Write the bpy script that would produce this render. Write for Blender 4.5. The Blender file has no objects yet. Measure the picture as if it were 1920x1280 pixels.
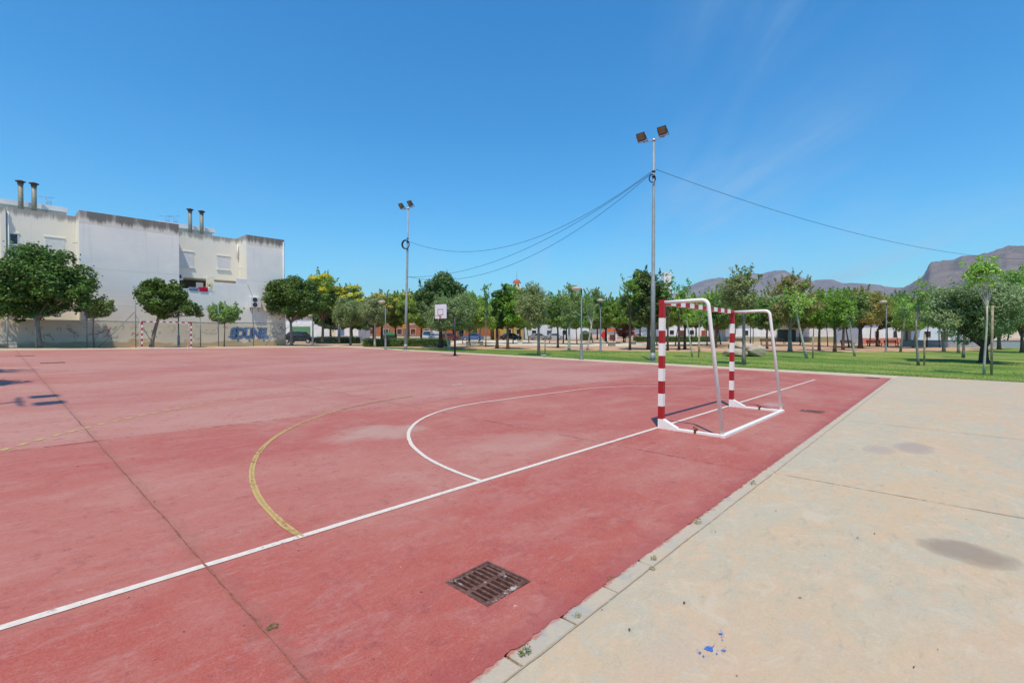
import bpy, bmesh, math, random
import numpy as np
from mathutils import Vector, Matrix, noise
R = math.radians
rnd = random.Random(7)
scene = bpy.context.scene
COL = scene.collection

# ------------------------------------------------------------------ survey
# World X runs along the near goal line, world Y runs into the court, metres.
F = 885.15; PITCH = R(-0.9); YAW = R(42.4)
CU, CV, CZ = -7.278, -3.332, 1.4997
CY, SY = math.cos(YAW), math.sin(YAW)

def clamp(x, a, b): return max(a, min(b, x))
def gz(u, v):
    'height of the ground: the court slab falls gently, the park beyond is level'
    return -.0113 * clamp(u, -60, 18) + .0094 * clamp(v, -12, 46)
def ray(x, y):
    X = (x - 960) / F; Y = (640 - y) / F
    fw = math.cos(PITCH) - Y * math.sin(PITCH); up = math.sin(PITCH) + Y * math.cos(PITCH)
    return fw * CY + X * SY, fw * SY - X * CY, up
def ground(x, y):
    du, dv, up = ray(x, y); t = .1
    while t < 2000 and CZ + t * up >= gz(CU + t * du, CV + t * dv): t *= 1.02
    lo, hi = t / 1.02, t
    for _ in range(40):
        m = (lo + hi) / 2
        if CZ + m * up < gz(CU + m * du, CV + m * dv): hi = m
        else: lo = m
    return CU + lo * du, CV + lo * dv, lo
def at(x, d):
    X = (x - 960) / F
    return CU + d * (CY + X * SY), CV + d * (SY - X * CY)
def zat(y, d):
    Y = (640 - y) / F
    return CZ + d * (math.sin(PITCH) + Y * math.cos(PITCH)) / (math.cos(PITCH) - Y * math.sin(PITCH))
def onv(x, v):
    du, dv, up = ray(x, 640); t = (v - CV) / dv
    return CU + t * du

# ------------------------------------------------------------------ objects
def tag(o, label=None, cat=None, group=None, kind=None):
    if label: o['label'] = label
    if cat: o['category'] = cat
    if group: o['group'] = group
    if kind: o['kind'] = kind
    return o
def thing(name, label, cat, loc=(0, 0, 0), rz=0, group=None):
    o = bpy.data.objects.new(name, None); COL.objects.link(o)
    o.empty_display_size = .2
    o.location = loc; o.rotation_euler = (0, 0, rz)
    return tag(o, label, cat, group)
def dup(o, loc, rz, label=None, parent=None):
    c = o.copy(); COL.objects.link(c)
    if parent: c.parent = parent
    else:
        c.location = loc; c.rotation_euler = (0, 0, rz)
        if label: c['label'] = label
    for ch in [x for x in list(scene.objects) if x.parent == o]: dup(ch, None, None, None, c)
    return c

class MB:
    def __init__(s): s.v = []; s.f = []; s.m = []; s.s = []
    def add(s, vs, fs, m=0, smooth=False):
        b = len(s.v); s.v += [tuple(p) for p in vs]
        for f in fs: s.f.append(tuple(i + b for i in f)); s.m.append(m); s.s.append(smooth)
        return s
    def box(s, c, size, m=0, rz=0, rx=0, ry=0, bev=0, mf=None):
        x, y, z = size[0] / 2, size[1] / 2, size[2] / 2
        M = Matrix.Translation(c) @ Matrix.Rotation(rz, 4, 'Z') @ Matrix.Rotation(ry, 4, 'Y') @ Matrix.Rotation(rx, 4, 'X')
        if bev:
            b = min(bev, x * .9, y * .9, z * .9); vs = []; idx = {}
            for sx in (-1, 1):
                for sy in (-1, 1):
                    for sz in (-1, 1):
                        for k in range(3):
                            p = [sx * x, sy * y, sz * z]
                            for j in range(3):
                                if j != k: p[j] -= b * (1 if p[j] > 0 else -1)
                            idx[sx, sy, sz, k] = len(vs); vs.append(M @ Vector(p))
            fs = []
            for k in range(3):
                a, c2 = (k + 1) % 3, (k + 2) % 3
                for sg in (-1, 1):
                    q = []
                    for (p, r_) in ((-1, -1), (1, -1), (1, 1), (-1, 1)):
                        t = [0, 0, 0]; t[k] = sg; t[a] = p; t[c2] = r_; q.append(idx[t[0], t[1], t[2], k])
                    fs.append(q if sg > 0 else q[::-1])
                for p in (-1, 1):
                    for r_ in (-1, 1):
                        q = []
                        for sg, kk in ((-1, a), (1, a), (1, c2), (-1, c2)):
                            t = [0, 0, 0]; t[k] = sg; t[a] = p; t[c2] = r_; q.append(idx[t[0], t[1], t[2], kk])
                        fs.append(q)
            for sx in (-1, 1):
                for sy in (-1, 1):
                    for sz in (-1, 1): fs.append([idx[sx, sy, sz, k] for k in range(3)])
            return s.add(vs, fs, m)
        vs = [M @ Vector((sx * x, sy * y, sz * z)) for sx in (-1, 1) for sy in (-1, 1) for sz in (-1, 1)]
        fs = [(0, 1, 3, 2), (4, 6, 7, 5), (0, 4, 5, 1), (2, 3, 7, 6), (0, 2, 6, 4), (1, 5, 7, 3)]
        if mf:
            b = len(s.v); s.v += [tuple(p) for p in vs]
            for i, f in enumerate(fs): s.f.append(tuple(j + b for j in f)); s.m.append(mf[i]); s.s.append(False)
            return s
        return s.add(vs, fs, m)
    def b2(s, a, b, m=0, **k):
        'box from min corner to max corner'
        return s.box([(a[i] + b[i]) / 2 for i in range(3)], [abs(b[i] - a[i]) for i in range(3)], m, **k)
    def tube(s, pts, rad, n=8, m=0, cap=True, smooth=True):
        pts = [Vector(p) for p in pts]
        if not hasattr(rad, '__len__'): rad = [rad] * len(pts)
        vs = []; up = None
        for i, p in enumerate(pts):
            t = (pts[min(i + 1, len(pts) - 1)] - pts[max(i - 1, 0)]).normalized()
            if up is None:
                up = Vector((0, 0, 1)) if abs(t.z) < .9 else Vector((1, 0, 0))
            x = t.cross(up).normalized(); up = x.cross(t).normalized()
            for k in range(n):
                a = 2 * math.pi * k / n
                vs.append(p + (x * math.cos(a) + up * math.sin(a)) * rad[i])
        fs = []
        for i in range(len(pts) - 1):
            for k in range(n):
                a, b = i * n + k, i * n + (k + 1) % n
                fs.append((a, b, b + n, a + n))
        s.add(vs, fs, m, smooth)
        if cap:
            b = len(s.v) - len(vs)
            s.f.append(tuple(b + k for k in range(n))[::-1]); s.m.append(m); s.s.append(False)
            s.f.append(tuple(b + (len(pts) - 1) * n + k for k in range(n))); s.m.append(m); s.s.append(False)
        return s
    def lathe(s, prof, n=16, m=0, c=(0, 0, 0), smooth=True):
        vs = [(c[0] + r_ * math.cos(2 * math.pi * k / n), c[1] + r_ * math.sin(2 * math.pi * k / n), c[2] + z) for r_, z in prof for k in range(n)]
        fs = [(i * n + k, i * n + (k + 1) % n, (i + 1) * n + (k + 1) % n, (i + 1) * n + k) for i in range(len(prof) - 1) for k in range(n)]
        return s.add(vs, fs, m, smooth)
    def prism(s, prof, y0, y1, m=0):
        'profile in x,z extruded along y'
        n = len(prof)
        vs = [(x, y0, z) for x, z in prof] + [(x, y1, z) for x, z in prof]
        fs = [tuple(range(n)), tuple(range(2 * n - 1, n - 1, -1))] + [((i + 1) % n, i, i + n, (i + 1) % n + n) for i in range(n)]
        return s.add(vs, fs, m)
    def build(s, name, mats, parent=None, loc=None, rz=0):
        me = bpy.data.meshes.new(name); me.from_pydata(s.v, [], s.f)
        for mt in (mats if isinstance(mats, (list, tuple)) else [mats]): me.materials.append(mt)
        me.polygons.foreach_set('material_index', s.m); me.polygons.foreach_set('use_smooth', s.s)
        me.update()
        o = bpy.data.objects.new(name, me); COL.objects.link(o)
        if parent: o.parent = parent
        if loc: o.location = loc
        if rz: o.rotation_euler = (0, 0, rz)
        return o

# ------------------------------------------------------------------ materials
class NT:
    def __init__(s, name):
        s.mat = bpy.data.materials.new(name); s.mat.use_nodes = True
        s.t = s.mat.node_tree; s.n = s.t.nodes; s.bs = s.n['Principled BSDF']; s.out = s.n['Material Output']
    def node(s, typ, **k):
        nd = s.n.new(typ)
        for a, b in k.items(): setattr(nd, a, b)
        return nd
    def link(s, a, b): s.t.links.new(a, b)
    def setv(s, sock, v):
        if hasattr(v, 'is_output') or isinstance(v, bpy.types.NodeSocket): s.link(v, sock)
        else: sock.default_value = v
    def math(s, op, a, b=0.0, c=None, cl=False):
        nd = s.node('ShaderNodeMath', operation=op, use_clamp=cl); s.setv(nd.inputs[0], a); s.setv(nd.inputs[1], b)
        if c is not None: s.setv(nd.inputs[2], c)
        return nd.outputs[0]
    def pos(s, scale=(1, 1, 1)):
        g = s.node('ShaderNodeNewGeometry')
        mp = s.node('ShaderNodeMapping'); mp.inputs['Scale'].default_value = scale
        s.link(g.outputs['Position'], mp.inputs['Vector']); return mp.outputs[0]
    def obj(s, scale=(1, 1, 1)):
        g = s.node('ShaderNodeTexCoord')
        mp = s.node('ShaderNodeMapping'); mp.inputs['Scale'].default_value = scale
        s.link(g.outputs['Object'], mp.inputs['Vector']); return mp.outputs[0]
    def xyz(s):
        g = s.node('ShaderNodeNewGeometry'); sp = s.node('ShaderNodeSeparateXYZ'); s.link(g.outputs['Position'], sp.inputs[0]); return sp.outputs
    def noise(s, vec, scale, detail=4, rough=.55, dist=0):
        nd = s.node('ShaderNodeTexNoise'); s.link(vec, nd.inputs['Vector'])
        nd.inputs['Scale'].default_value = scale; nd.inputs['Detail'].default_value = detail
        nd.inputs['Roughness'].default_value = rough; nd.inputs['Distortion'].default_value = dist
        return nd.outputs[0]
    def ramp(s, fac, a, b, lo=0., hi=1.):
        nd = s.node('ShaderNodeMapRange', interpolation_type='SMOOTHSTEP'); s.setv(nd.inputs[0], fac)
        nd.inputs[1].default_value = a; nd.inputs[2].default_value = b; nd.inputs[3].default_value = lo; nd.inputs[4].default_value = hi
        return nd.outputs[0]
    def mix(s, fac, a, b, blend='MIX'):
        nd = s.node('ShaderNodeMix', data_type='RGBA', blend_type=blend); s.setv(nd.inputs[0], fac)
        for i, v in ((6, a), (7, b)):
            if isinstance(v, tuple): nd.inputs[i].default_value = (*v[:3], 1)
            else: s.link(v, nd.inputs[i])
        return nd.outputs[2]
    def bump(s, h, strength=.3, dist=.01):
        nd = s.node('ShaderNodeBump'); nd.inputs['Strength'].default_value = strength; nd.inputs['Distance'].default_value = dist
        s.link(h, nd.inputs['Height']); s.link(nd.outputs[0], s.bs.inputs['Normal'])
    def fin(s, col, rough=.7, spec=.3, metal=0.):
        if isinstance(col, tuple): s.bs.inputs['Base Color'].default_value = (*col[:3], 1)
        else: s.link(col, s.bs.inputs['Base Color'])
        s.setv(s.bs.inputs['Roughness'], rough); s.bs.inputs['Specular IOR Level'].default_value = spec; s.bs.inputs['Metallic'].default_value = metal
        return s.mat
    def holes(s, fac):
        'worn through where fac is 1'
        tr = s.node('ShaderNodeBsdfTransparent'); mx = s.node('ShaderNodeMixShader')
        s.setv(mx.inputs[0], fac); s.link(s.bs.outputs[0], mx.inputs[1]); s.link(tr.outputs[0], mx.inputs[2]); s.link(mx.outputs[0], s.out.inputs[0])

def simple(name, col, rough=.6, spec=.3, metal=0., var=.25, scale=6., bump=0.):
    n = NT(name); nz = n.noise(n.obj(), scale, 6)
    dark = tuple(c * (1 - var) for c in col); lite = tuple(min(1, c * (1 + var * .5)) for c in col)
    c = n.mix(n.ramp(nz, .3, .7), dark, lite)
    if bump: n.bump(n.noise(n.obj(), scale * 8, 5), bump)
    return n.fin(c, rough, spec, metal)

def mat_court():
    n = NT('red_court'); p = n.pos(); x, y, z = n.xyz()
    far = n.ramp(y, 4.72, 4.78)
    # one tint per poured slab
    cu = n.math('FLOOR', n.math('DIVIDE', n.math('ADD', x, 6.39), 4.67)); cv = n.math('FLOOR', n.math('DIVIDE', n.math('SUBTRACT', y, .08), 4.67))
    cb = n.node('ShaderNodeCombineXYZ'); n.link(cu, cb.inputs[0]); n.link(cv, cb.inputs[1])
    wn = n.node('ShaderNodeTexWhiteNoise', noise_dimensions='3D'); n.link(cb.outputs[0], wn.inputs['Vector'])
    slab = wn.outputs[0]
    big = n.noise(n.pos((.5, 1.1, 1)), .42, 7, .6, .4)
    mid = n.noise(n.pos((.8, 1.3, 1)), 1.7, 8, .62, .6)
    fade = n.math('ADD', n.math('MULTIPLY', n.ramp(big, .36, .72), .62), n.math('MULTIPLY', n.ramp(mid, .4, .75), .34))
    fade = n.math('ADD', fade, n.math('MULTIPLY', far, .44)); fade = n.math('ADD', fade, n.math('MULTIPLY', n.math('SUBTRACT', slab, .5), .22), cl=True)
    c = n.mix(fade, (.39, .072, .048), (.45, .225, .175))
    # scuffed darker drifts and wind-blown dust
    dk = n.noise(n.pos((.45, 1.6, 1)), 1.1, 9, .68, .8)
    c = n.mix(n.ramp(dk, .57, .76, 0, .42), c, (.27, .10, .105))
    du = n.noise(n.pos((.9, .6, 1)), .6, 10, .7, .3)
    c = n.mix(n.ramp(du, .56, .8, 0, .55), c, (.47, .33, .265))
    vn = n.noise(n.pos((.7, 1.5, 1)), 3.2, 10, .74, 1.5); c = n.mix(n.ramp(vn, .50, .68, 0, .42), c, (.44, .22, .18))
    vm = n.noise(n.pos((1.2, .8, 1)), 8.0, 9, .76, .6); c = n.mix(n.ramp(vm, .52, .68, 0, .6), c, (.25, .048, .045)); vk = n.noise(n.pos((1, 1.5, 1)), 19, 8, .8, .4); c = n.mix(n.ramp(vk, .52, .68, 0, .5), c, (.47, .22, .185)); c = n.mix(n.ramp(vk, .46, .32, 0, .5), c, (.26, .045, .04))
    sk = n.noise(n.pos((1, 2.6, 1)), 5.5, 8, .7, 1.2)
    c = n.mix(n.ramp(sk, .56, .72, 0, .3), c, (.50, .335, .28))
    g = n.noise(p, 95, 3, .7); c = n.mix(n.ramp(g, .3, .72, .0, .34), c, (.53, .235, .185))
    g2 = n.noise(p, 38, 4, .75); c = n.mix(n.ramp(g2, .55, .8, 0, .32), c, (.24, .06, .058))
    ok = n.ramp(n.noise(p, .7, 3), .50, .62); ch = n.noise(n.pos((1, 1.25, 1)), 17, 3, .6, .8)
    chip = n.math('MULTIPLY', n.ramp(ch, .735, .75), ok); c = n.mix(n.math('MULTIPLY', chip, .8), c, (.62, .50, .44))
    ch2 = n.noise(p, 46, 2, .5, .5); c = n.mix(n.ramp(ch2, .77, .79, 0, .7), c, (.60, .47, .42))
    # scuffs and skid marks drawn out along the running directions
    for rot, sc, lo_ in ((.5, (.9, 9, 1), .60), (-.7, (1.1, 12, 1), .62), (1.4, (.7, 8, 1), .63)):
        mp_ = n.node('ShaderNodeMapping'); mp_.inputs['Rotation'].default_value = (0, 0, rot); mp_.inputs['Scale'].default_value = sc; n.link(p, mp_.inputs['Vector'])
        sf = n.noise(mp_.outputs[0], 1.6, 6, .72, .5); c = n.mix(n.ramp(sf, lo_, lo_ + .1, 0, .22), c, (.20, .075, .072) if rot > 0 else (.46, .31, .28))
    # dirt along the kerb and the joints
    dj = n.math('ADD', n.math('ABSOLUTE', n.math('ADD', x, 6.4)), n.math('MULTIPLY', n.math('SUBTRACT', n.noise(p, 6, 7, .7), .5), .32)); c = n.mix(n.ramp(dj, .09, .02, 0, .22), c, (.25, .125, .09))
    dk2 = n.math('ADD', n.math('ADD', y, 1.88), n.math('MULTIPLY', n.math('SUBTRACT', n.noise(p, 5, 7, .7), .5), .5)); c = n.mix(n.ramp(dk2, .2, .0, 0, .4), c, (.30, .055, .055))
    # pale puddle marks (old standing water) on the slab
    for (a, b, ra, rb, col, k) in ((-3.55, 2.75, .75, .55, (.46, .34, .27), .5), (4.3, -.6, .55, .22, (.42, .36, .34), .5), (-2.6, .9, 1.0, .6, (.47, .28, .22), .4)):
        ex = n.math('DIVIDE', n.math('SUBTRACT', x, a), ra); ey = n.math('DIVIDE', n.math('SUBTRACT', y, b), rb)
        r2 = n.math('ADD', n.math('ADD', n.math('MULTIPLY', ex, ex), n.math('MULTIPLY', ey, ey)), n.math('MULTIPLY', n.math('SUBTRACT', n.noise(p, 2.2, 8, .65), .5), 3.2))
        c = n.mix(n.ramp(r2, 1.3, .1, 0, k), c, col)
    n.bump(n.math('ADD', g, n.math('MULTIPLY', g2, .6)), .25, .004)
    return n.fin(c, n.ramp(big, .3, .7, .62, .8), .25)

def mat_pave():
    n = NT('beige_concrete'); p = n.pos(); x, y, z = n.xyz()
    big = n.noise(n.pos((.35, .9, 1)), .5, 7, .6, .5); mid = n.noise(n.pos((.6, 1.2, 1)), 1.5, 8, .62, .7)
    c = n.mix(n.ramp(big, .40, .58), (.52, .365, .215), (.435, .365, .26))
    c = n.mix(n.ramp(mid, .44, .66, 0, .75), c, (.42, .39, .29))
    m2 = n.noise(n.pos((1, 1.3, 1)), 4.2, 9, .72, 1.); c = n.mix(n.ramp(m2, .5, .64, 0, .75), c, (.56, .365, .225)); c = n.mix(n.ramp(m2, .48, .36, 0, .7), c, (.40, .375, .295))
    m3 = n.noise(n.pos((.6, 1.6, 1)), 7.5, 8, .75, .5); c = n.mix(n.ramp(m3, .53, .66, 0, .6), c, (.35, .29, .21)); m4 = n.noise(n.pos((1, 1.4, 1)), 16, 8, .8, .3); c = n.mix(n.ramp(m4, .52, .66, 0, .45), c, (.58, .47, .33)); c = n.mix(n.ramp(m4, .46, .34, 0, .45), c, (.36, .28, .19))
    pk = n.noise(n.pos((.3, .7, 1)), .9, 6, .6, .4); c = n.mix(n.ramp(pk, .48, .68, 0, .75), c, (.53, .345, .225))
    st = n.noise(n.pos((.25, 1.8, 1)), .8, 9, .7, .6); c = n.mix(n.ramp(st, .55, .7, 0, .6), c, (.36, .35, .29))
    cl = n.noise(n.pos((1, 1.4, 1)), 2.6, 10, .75, 1.2); c = n.mix(n.ramp(cl, .5, .66, 0, .6), c, (.55, .45, .33)); c = n.mix(n.ramp(cl, .48, .26, 0, .45), c, (.40, .35, .27))
    br = n.noise(n.pos((.5, 2.2, 1)), 1.3, 9, .72, .9); c = n.mix(n.ramp(br, .62, .78, 0, .45), c, (.42, .27, .15))
    g = n.noise(p, 80, 4, .7); c = n.mix(n.ramp(g, .3, .7, 0, .3), c, (.62, .51, .36))
    g2 = n.noise(p, 26, 5, .75); c = n.mix(n.ramp(g2, .55, .8, 0, .28), c, (.36, .29, .2))
    # oil and water stains that lie where they were spilt
    for (a, b, ra, rb, col, k) in ((-2.78, -3.47, .23, .25, (.26, .195, .145), .85), (1.12, -3.05, .42, .2, (.33, .27, .24), .7), (.62, -2.72, .3, .16, (.36, .29, .25), .6), (4.6, -5.6, 1.2, .3, (.42, .39, .3), .3), (2.2, -6.3, 1.2, .2, (.38, .3, .24), .3)):
        ex = n.math('DIVIDE', n.math('SUBTRACT', x, a), ra); ey = n.math('DIVIDE', n.math('SUBTRACT', y, b), rb)
        r2 = n.math('ADD', n.math('ADD', n.math('MULTIPLY', ex, ex), n.math('MULTIPLY', ey, ey)), n.math('MULTIPLY', n.math('SUBTRACT', n.noise(p, 4.5, 6), .5), 1.6))
        c = n.mix(n.ramp(r2, 1.05, .8, 0, k * .55), c, col); c = n.mix(n.ramp(r2, .85, .3, 0, k * .6), c, col); c = n.mix(n.math('MULTIPLY', n.ramp(r2, 1.2, 1.02), n.ramp(r2, .8, 1.0, 0, .35)), c, (.34, .27, .19))
    n.bump(n.math('ADD', g, g2), .22, .004)
    return n.fin(c, .8, .25)

def mat_earth():
    n = NT('orange_earth'); p = n.pos()
    c = n.mix(n.ramp(n.noise(p, .25, 6), .35, .65), (.46, .27, .155), (.55, .36, .225))
    c = n.mix(n.ramp(n.noise(p, 1.4, 8, .65), .5, .75, 0, .6), c, (.33, .2, .12))
    c = n.mix(n.ramp(n.noise(p, 30, 3), .5, .8, 0, .3), c, (.55, .43, .3))
    n.bump(n.noise(p, 12, 6), .4, .03); return n.fin(c, .9, .1)

def mat_lawn():
    n = NT('lawn_turf'); p = n.pos(); x, y, z = n.xyz()
    c = n.mix(n.ramp(n.noise(n.pos((1, .35, 1)), .35, 7, .6, .6), .42, .58), (.095, .20, .03), (.27, .305, .065))
    c = n.mix(n.ramp(n.noise(n.pos((1, .3, 1)), .8, 8, .68), .5, .64, 0, .8), c, (.37, .33, .12))
    # the far left end of the lawn has dried out
    c = n.mix(n.ramp(n.math('ADD', y, n.math('MULTIPLY', n.noise(p, .5, 5), 8)), 28, 38, 0, .85), c, (.36, .29, .12))
    bare = n.math('MULTIPLY', n.ramp(n.noise(n.pos((1, .25, 1)), .5, 8, .65), .60, .7), n.ramp(y, 6, 2))
    c = n.mix(n.math('MULTIPLY', bare, .8), c, (.42, .32, .19))
    c = n.mix(n.ramp(n.noise(p, 14, 5, .7), .4, .75, 0, .6), c, (.08, .16, .025))
    n.bump(n.noise(p, 20, 6, .7), .7, .05); return n.fin(c, .9, .1)

def mat_paint(name, col, wear, col2=None, scale=14., bare=.5):
    n = NT(name); p = n.pos(); a = n.noise(p, scale, 9, .72); b = n.noise(p, 1.6, 4)
    c = n.mix(n.ramp(n.noise(p, 30, 4), .35, .7, 0, .5), col, col2 or tuple(v * .8 for v in col))
    w = n.math('ADD', n.math('MULTIPLY', a, .7), n.math('MULTIPLY', b, .3))
    n.fin(c, .65, .25); n.holes(n.ramp(w, wear, wear + .06, 0, bare)); return n.mat

def mat_leaf(name, cols, trans=.3):
    n = NT(name); g = n.node('ShaderNodeNewGeometry')
    cr = n.node('ShaderNodeValToRGB'); n.link(g.outputs['Random Per Island'], cr.inputs[0])
    e = cr.color_ramp.elements
    while len(e) < len(cols): e.new(.5)
    for i, c in enumerate(cols): e[i].position = i / (len(cols) - 1); e[i].color = (*c, 1)
    oi = n.node('ShaderNodeObjectInfo'); hv = n.node('ShaderNodeHueSaturation'); n.link(cr.outputs[0], hv.inputs['Color'])
    n.setv(hv.inputs['Hue'], n.math('MULTIPLY_ADD', oi.outputs['Random'], .035, .483)); n.setv(hv.inputs['Value'], n.math('MULTIPLY_ADD', n.math('FRACT', n.math('MULTIPLY', oi.outputs['Random'], 7.3)), .5, .98)); n.setv(hv.inputs['Saturation'], n.math('MULTIPLY_ADD', n.math('FRACT', n.math('MULTIPLY', oi.outputs['Random'], 3.7)), .22, .86))
    c = hv.outputs[0]
    n.fin(c, .48, .35)
    tl = n.node('ShaderNodeBsdfTranslucent'); mx = n.node('ShaderNodeMixShader'); mx.inputs[0].default_value = trans
    n.link(n.mix(.5, c, (.32, .42, .06), 'MIX'), tl.inputs[0])
    n.link(n.bs.outputs[0], mx.inputs[1]); n.link(tl.outputs[0], mx.inputs[2]); n.link(mx.outputs[0], n.out.inputs[0])
    return n.mat

def mat_wall(name, base, alt, lines=True, top=10.45, stain=1., dado=False, hi=None):
    n = NT(name); p = n.pos(); x, y, z = n.xyz()
    c = n.mix(n.ramp(n.noise(n.pos((.5, .5, .8)), .8, 7, .62, .3), .35, .68), base, alt)
    if lines:  # thin wash over brick courses
        w = n.node('ShaderNodeTexWave', wave_type='BANDS', bands_direction='Z'); n.link(p, w.inputs['Vector']); w.inputs['Scale'].default_value = 1.25
        w.inputs['Distortion'].default_value = 1.2; w.inputs['Detail'].default_value = 3; w.inputs['Detail Scale'].default_value = 2
        c = n.mix(n.math('MULTIPLY', n.ramp(w.outputs[1], .2, .9), .07), c, tuple(v * .72 for v in base))
    wz = n.math('ADD', z, n.math('MULTIPLY', n.noise(n.pos((1, 1, .3)), 1.5, 6), .25))
    c = n.mix(n.ramp(wz, top + .1, top + .16, 0, 1. if hi else 0.), c, hi or base)
    sk = n.noise(n.pos((3., 3., .10)), 1.3, 8, .7, .2); c = n.mix(n.math('MULTIPLY', n.ramp(sk, .54, .72, 0, .38 * stain), n.ramp(z, top - 7, top, .25, 1)), c, tuple(v * .62 for v in base))
    fl = n.math('ADD', z, n.math('MULTIPLY', n.noise(n.pos((.7, .7, 1)), 1.1, 5), .25)); c = n.mix(n.math('MULTIPLY', n.ramp(fl, 6.85, 6.95), n.ramp(fl, 7.2, 7.0, 0, .22)), c, tuple(v * .7 for v in base))
    drip = n.noise(n.pos((2.2, 2.2, .22)), 1.0, 9, .68, .3)
    band = n.math('ADD', n.ramp(z, top - .25, top + .75, 0, .62), n.math('MULTIPLY', n.math('SUBTRACT', drip, .5), 1.5))
    c = n.mix(n.math('MULTIPLY', n.ramp(band, .2, .62), stain), c, (.20, .185, .16))
    if dado:
        d = n.math('ADD', z, n.math('MULTIPLY', n.math('SUBTRACT', n.noise(n.pos((.6, .6, 1)), 1.3, 8, .65), .5), 1.6))
        c = n.mix(n.ramp(d, .95, .7), c, (.50, .40, .24))
        c = n.mix(n.ramp(n.noise(p, 2.2, 8, .7), .55, .7, 0, .6), c, (.66, .62, .52))
    c = n.mix(n.ramp(n.noise(p, 9, 8, .7), .55, .8, 0, .3), c, tuple(v * .6 for v in base))
    n.bump(n.noise(p, 40, 5, .7), .3, .01); return n.fin(c, .85, .2)

def mat_bark(name, a, b, sc=7.):
    n = NT(name); v = n.obj((1, 1, .3)); c = n.mix(n.ramp(n.noise(v, sc, 8, .7), .35, .68), a, b)
    n.bump(n.noise(v, sc * 2.5, 6, .7), .6, .02); return n.fin(c, .9, .1)

M = {}
M['court'] = mat_court(); M['pave'] = mat_pave(); M['earth'] = mat_earth(); M['lawn'] = mat_lawn()
M['white_line'] = mat_paint('white_line_paint', (.72, .63, .53), .575, (.56, .44, .38), 26., .7)
M['thin_line'] = mat_paint('worn_white_paint', (.62, .50, .47), .50, (.55, .4, .37), bare=.75)
M['yellow_line'] = mat_paint('worn_yellow_paint', (.54, .38, .12), .545, (.36, .25, .15), 9., .75)
M['yellow_mid'] = mat_paint('brown_worn_yellow_paint', (.47, .30, .10), .53, (.36, .22, .13), 12., .8)
M['yellow_thin'] = mat_paint('very_worn_yellow_paint', (.57, .36, .12), .50, (.5, .3, .15), 9., .8)
M['joint'] = mat_paint('joint_dirt', (.31, .12, .075), .50, (.24, .09, .06), 22., .9)
M['joint_thin'] = mat_paint('thin_joint', (.25, .085, .075), .46, (.22, .075, .065), bare=.9)
M['pave_joint'] = mat_paint('pavement_joint_dirt', (.40, .31, .205), .52, (.31, .24, .15), 12., .9)
def mat_kerb():
    n = NT('kerb_stone'); p = n.pos()
    c = n.mix(n.ramp(n.noise(n.pos((1, 1, 1)), 2.6, 7, .6, .5), .36, .66), (.52, .41, .29), (.45, .395, .31))
    c = n.mix(n.ramp(n.noise(p, 7, 7, .7), .56, .72, 0, .55), c, (.58, .33, .29))
    c = n.mix(n.ramp(n.noise(p, 45, 5, .7), .5, .75, 0, .4), c, (.36, .3, .22)); x, y, z = n.xyz(); sl_ = n.math('ADD', y, n.math('MULTIPLY', n.math('SUBTRACT', n.noise(p, 13, 9, .75), .5), .12)); c = n.mix(n.ramp(sl_, -1.905, -1.885, 0, .75), c, (.46, .13, .10)); gr = n.noise(p, 3.1, 8, .72, .6); c = n.mix(n.ramp(gr, .54, .66, 0, .6), c, (.33, .33, .31)); n.bump(n.math('ADD', n.noise(p, 60, 5, .7), n.math('MULTIPLY', n.noise(p, 11, 6, .7), 2.)), .6, .008); return n.fin(c, .85, .2)
M['kerb'] = mat_kerb()
M['strip'] = simple('pale_strip_concrete', (.55, .45, .31), .85, .2, var=.18, scale=2.5)
M['path'] = simple('pale_sand_path', (.66, .56, .42), .9, .1, var=.15, scale=.8)
M['asphalt'] = simple('asphalt', (.09, .088, .085), .85, .2, var=.3, scale=1.)
def mat_chipped(name, a, b, rough=.38):
    n = NT(name); p = n.obj(); c = n.mix(n.ramp(n.noise(p, 5, 7, .65), .35, .7), a, b)
    c = n.mix(n.ramp(n.noise(p, 23, 8, .75), .645, .675, 0, .8), c, (.16, .07, .04)); c = n.mix(n.ramp(n.noise(n.obj((1, 1, .3)), 12, 7, .7), .58, .78, 0, .3), c, tuple(v * .7 for v in a)); n.bump(n.noise(p, 30, 5), .12, .004); return n.fin(c, rough, .45)
M['white_metal'] = mat_chipped('white_painted_steel', (.90, .86, .78), (.82, .78, .70))
M['red'] = mat_chipped('red_paint', (.42, .008, .012), (.33, .012, .014), .42)
M['rust'] = simple('rusty_iron', (.20, .085, .04), .85, .2, var=.5, scale=25, bump=.4)
def mat_cast():
    n = NT('rusty_cast_iron'); p = n.pos()
    c = n.mix(n.ramp(n.noise(p, 25, 8, .7), .35, .68), (.10, .040, .030), (.20, .10, .072))
    c = n.mix(n.ramp(n.noise(p, 14, 8, .75), .57, .66, 0, .85), c, (.56, .50, .42)); n.bump(n.noise(p, 90, 4), .5, .003); return n.fin(c, .7, .3)
M['cast'] = mat_cast()
M['pit'] = simple('pit_concrete', (.10, .05, .038), .95, .1, var=.4, scale=20)
M['galv'] = simple('galvanised_steel', (.30, .325, .32), .55, .4, .2, var=.15, scale=3)
M['galv_dark'] = simple('dull_fence_steel', (.20, .24, .25), .6, .4, .3, var=.2, scale=3)
M['lamp_pole'] = simple('blue_grey_lamp_paint', (.13, .155, .165), .5, .4, .2, var=.15, scale=3)
M['lamp_sleeve'] = simple('grey_lamp_sleeve', (.17, .175, .18), .6, .3, var=.2, scale=4)
M['lamp_dome'] = simple('tan_lamp_dome', (.42, .40, .33), .5, .3, var=.12, scale=5)
M['lamp_glass'] = simple('milky_lamp_glass', (.62, .60, .52), .3, .5, var=.1)
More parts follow.
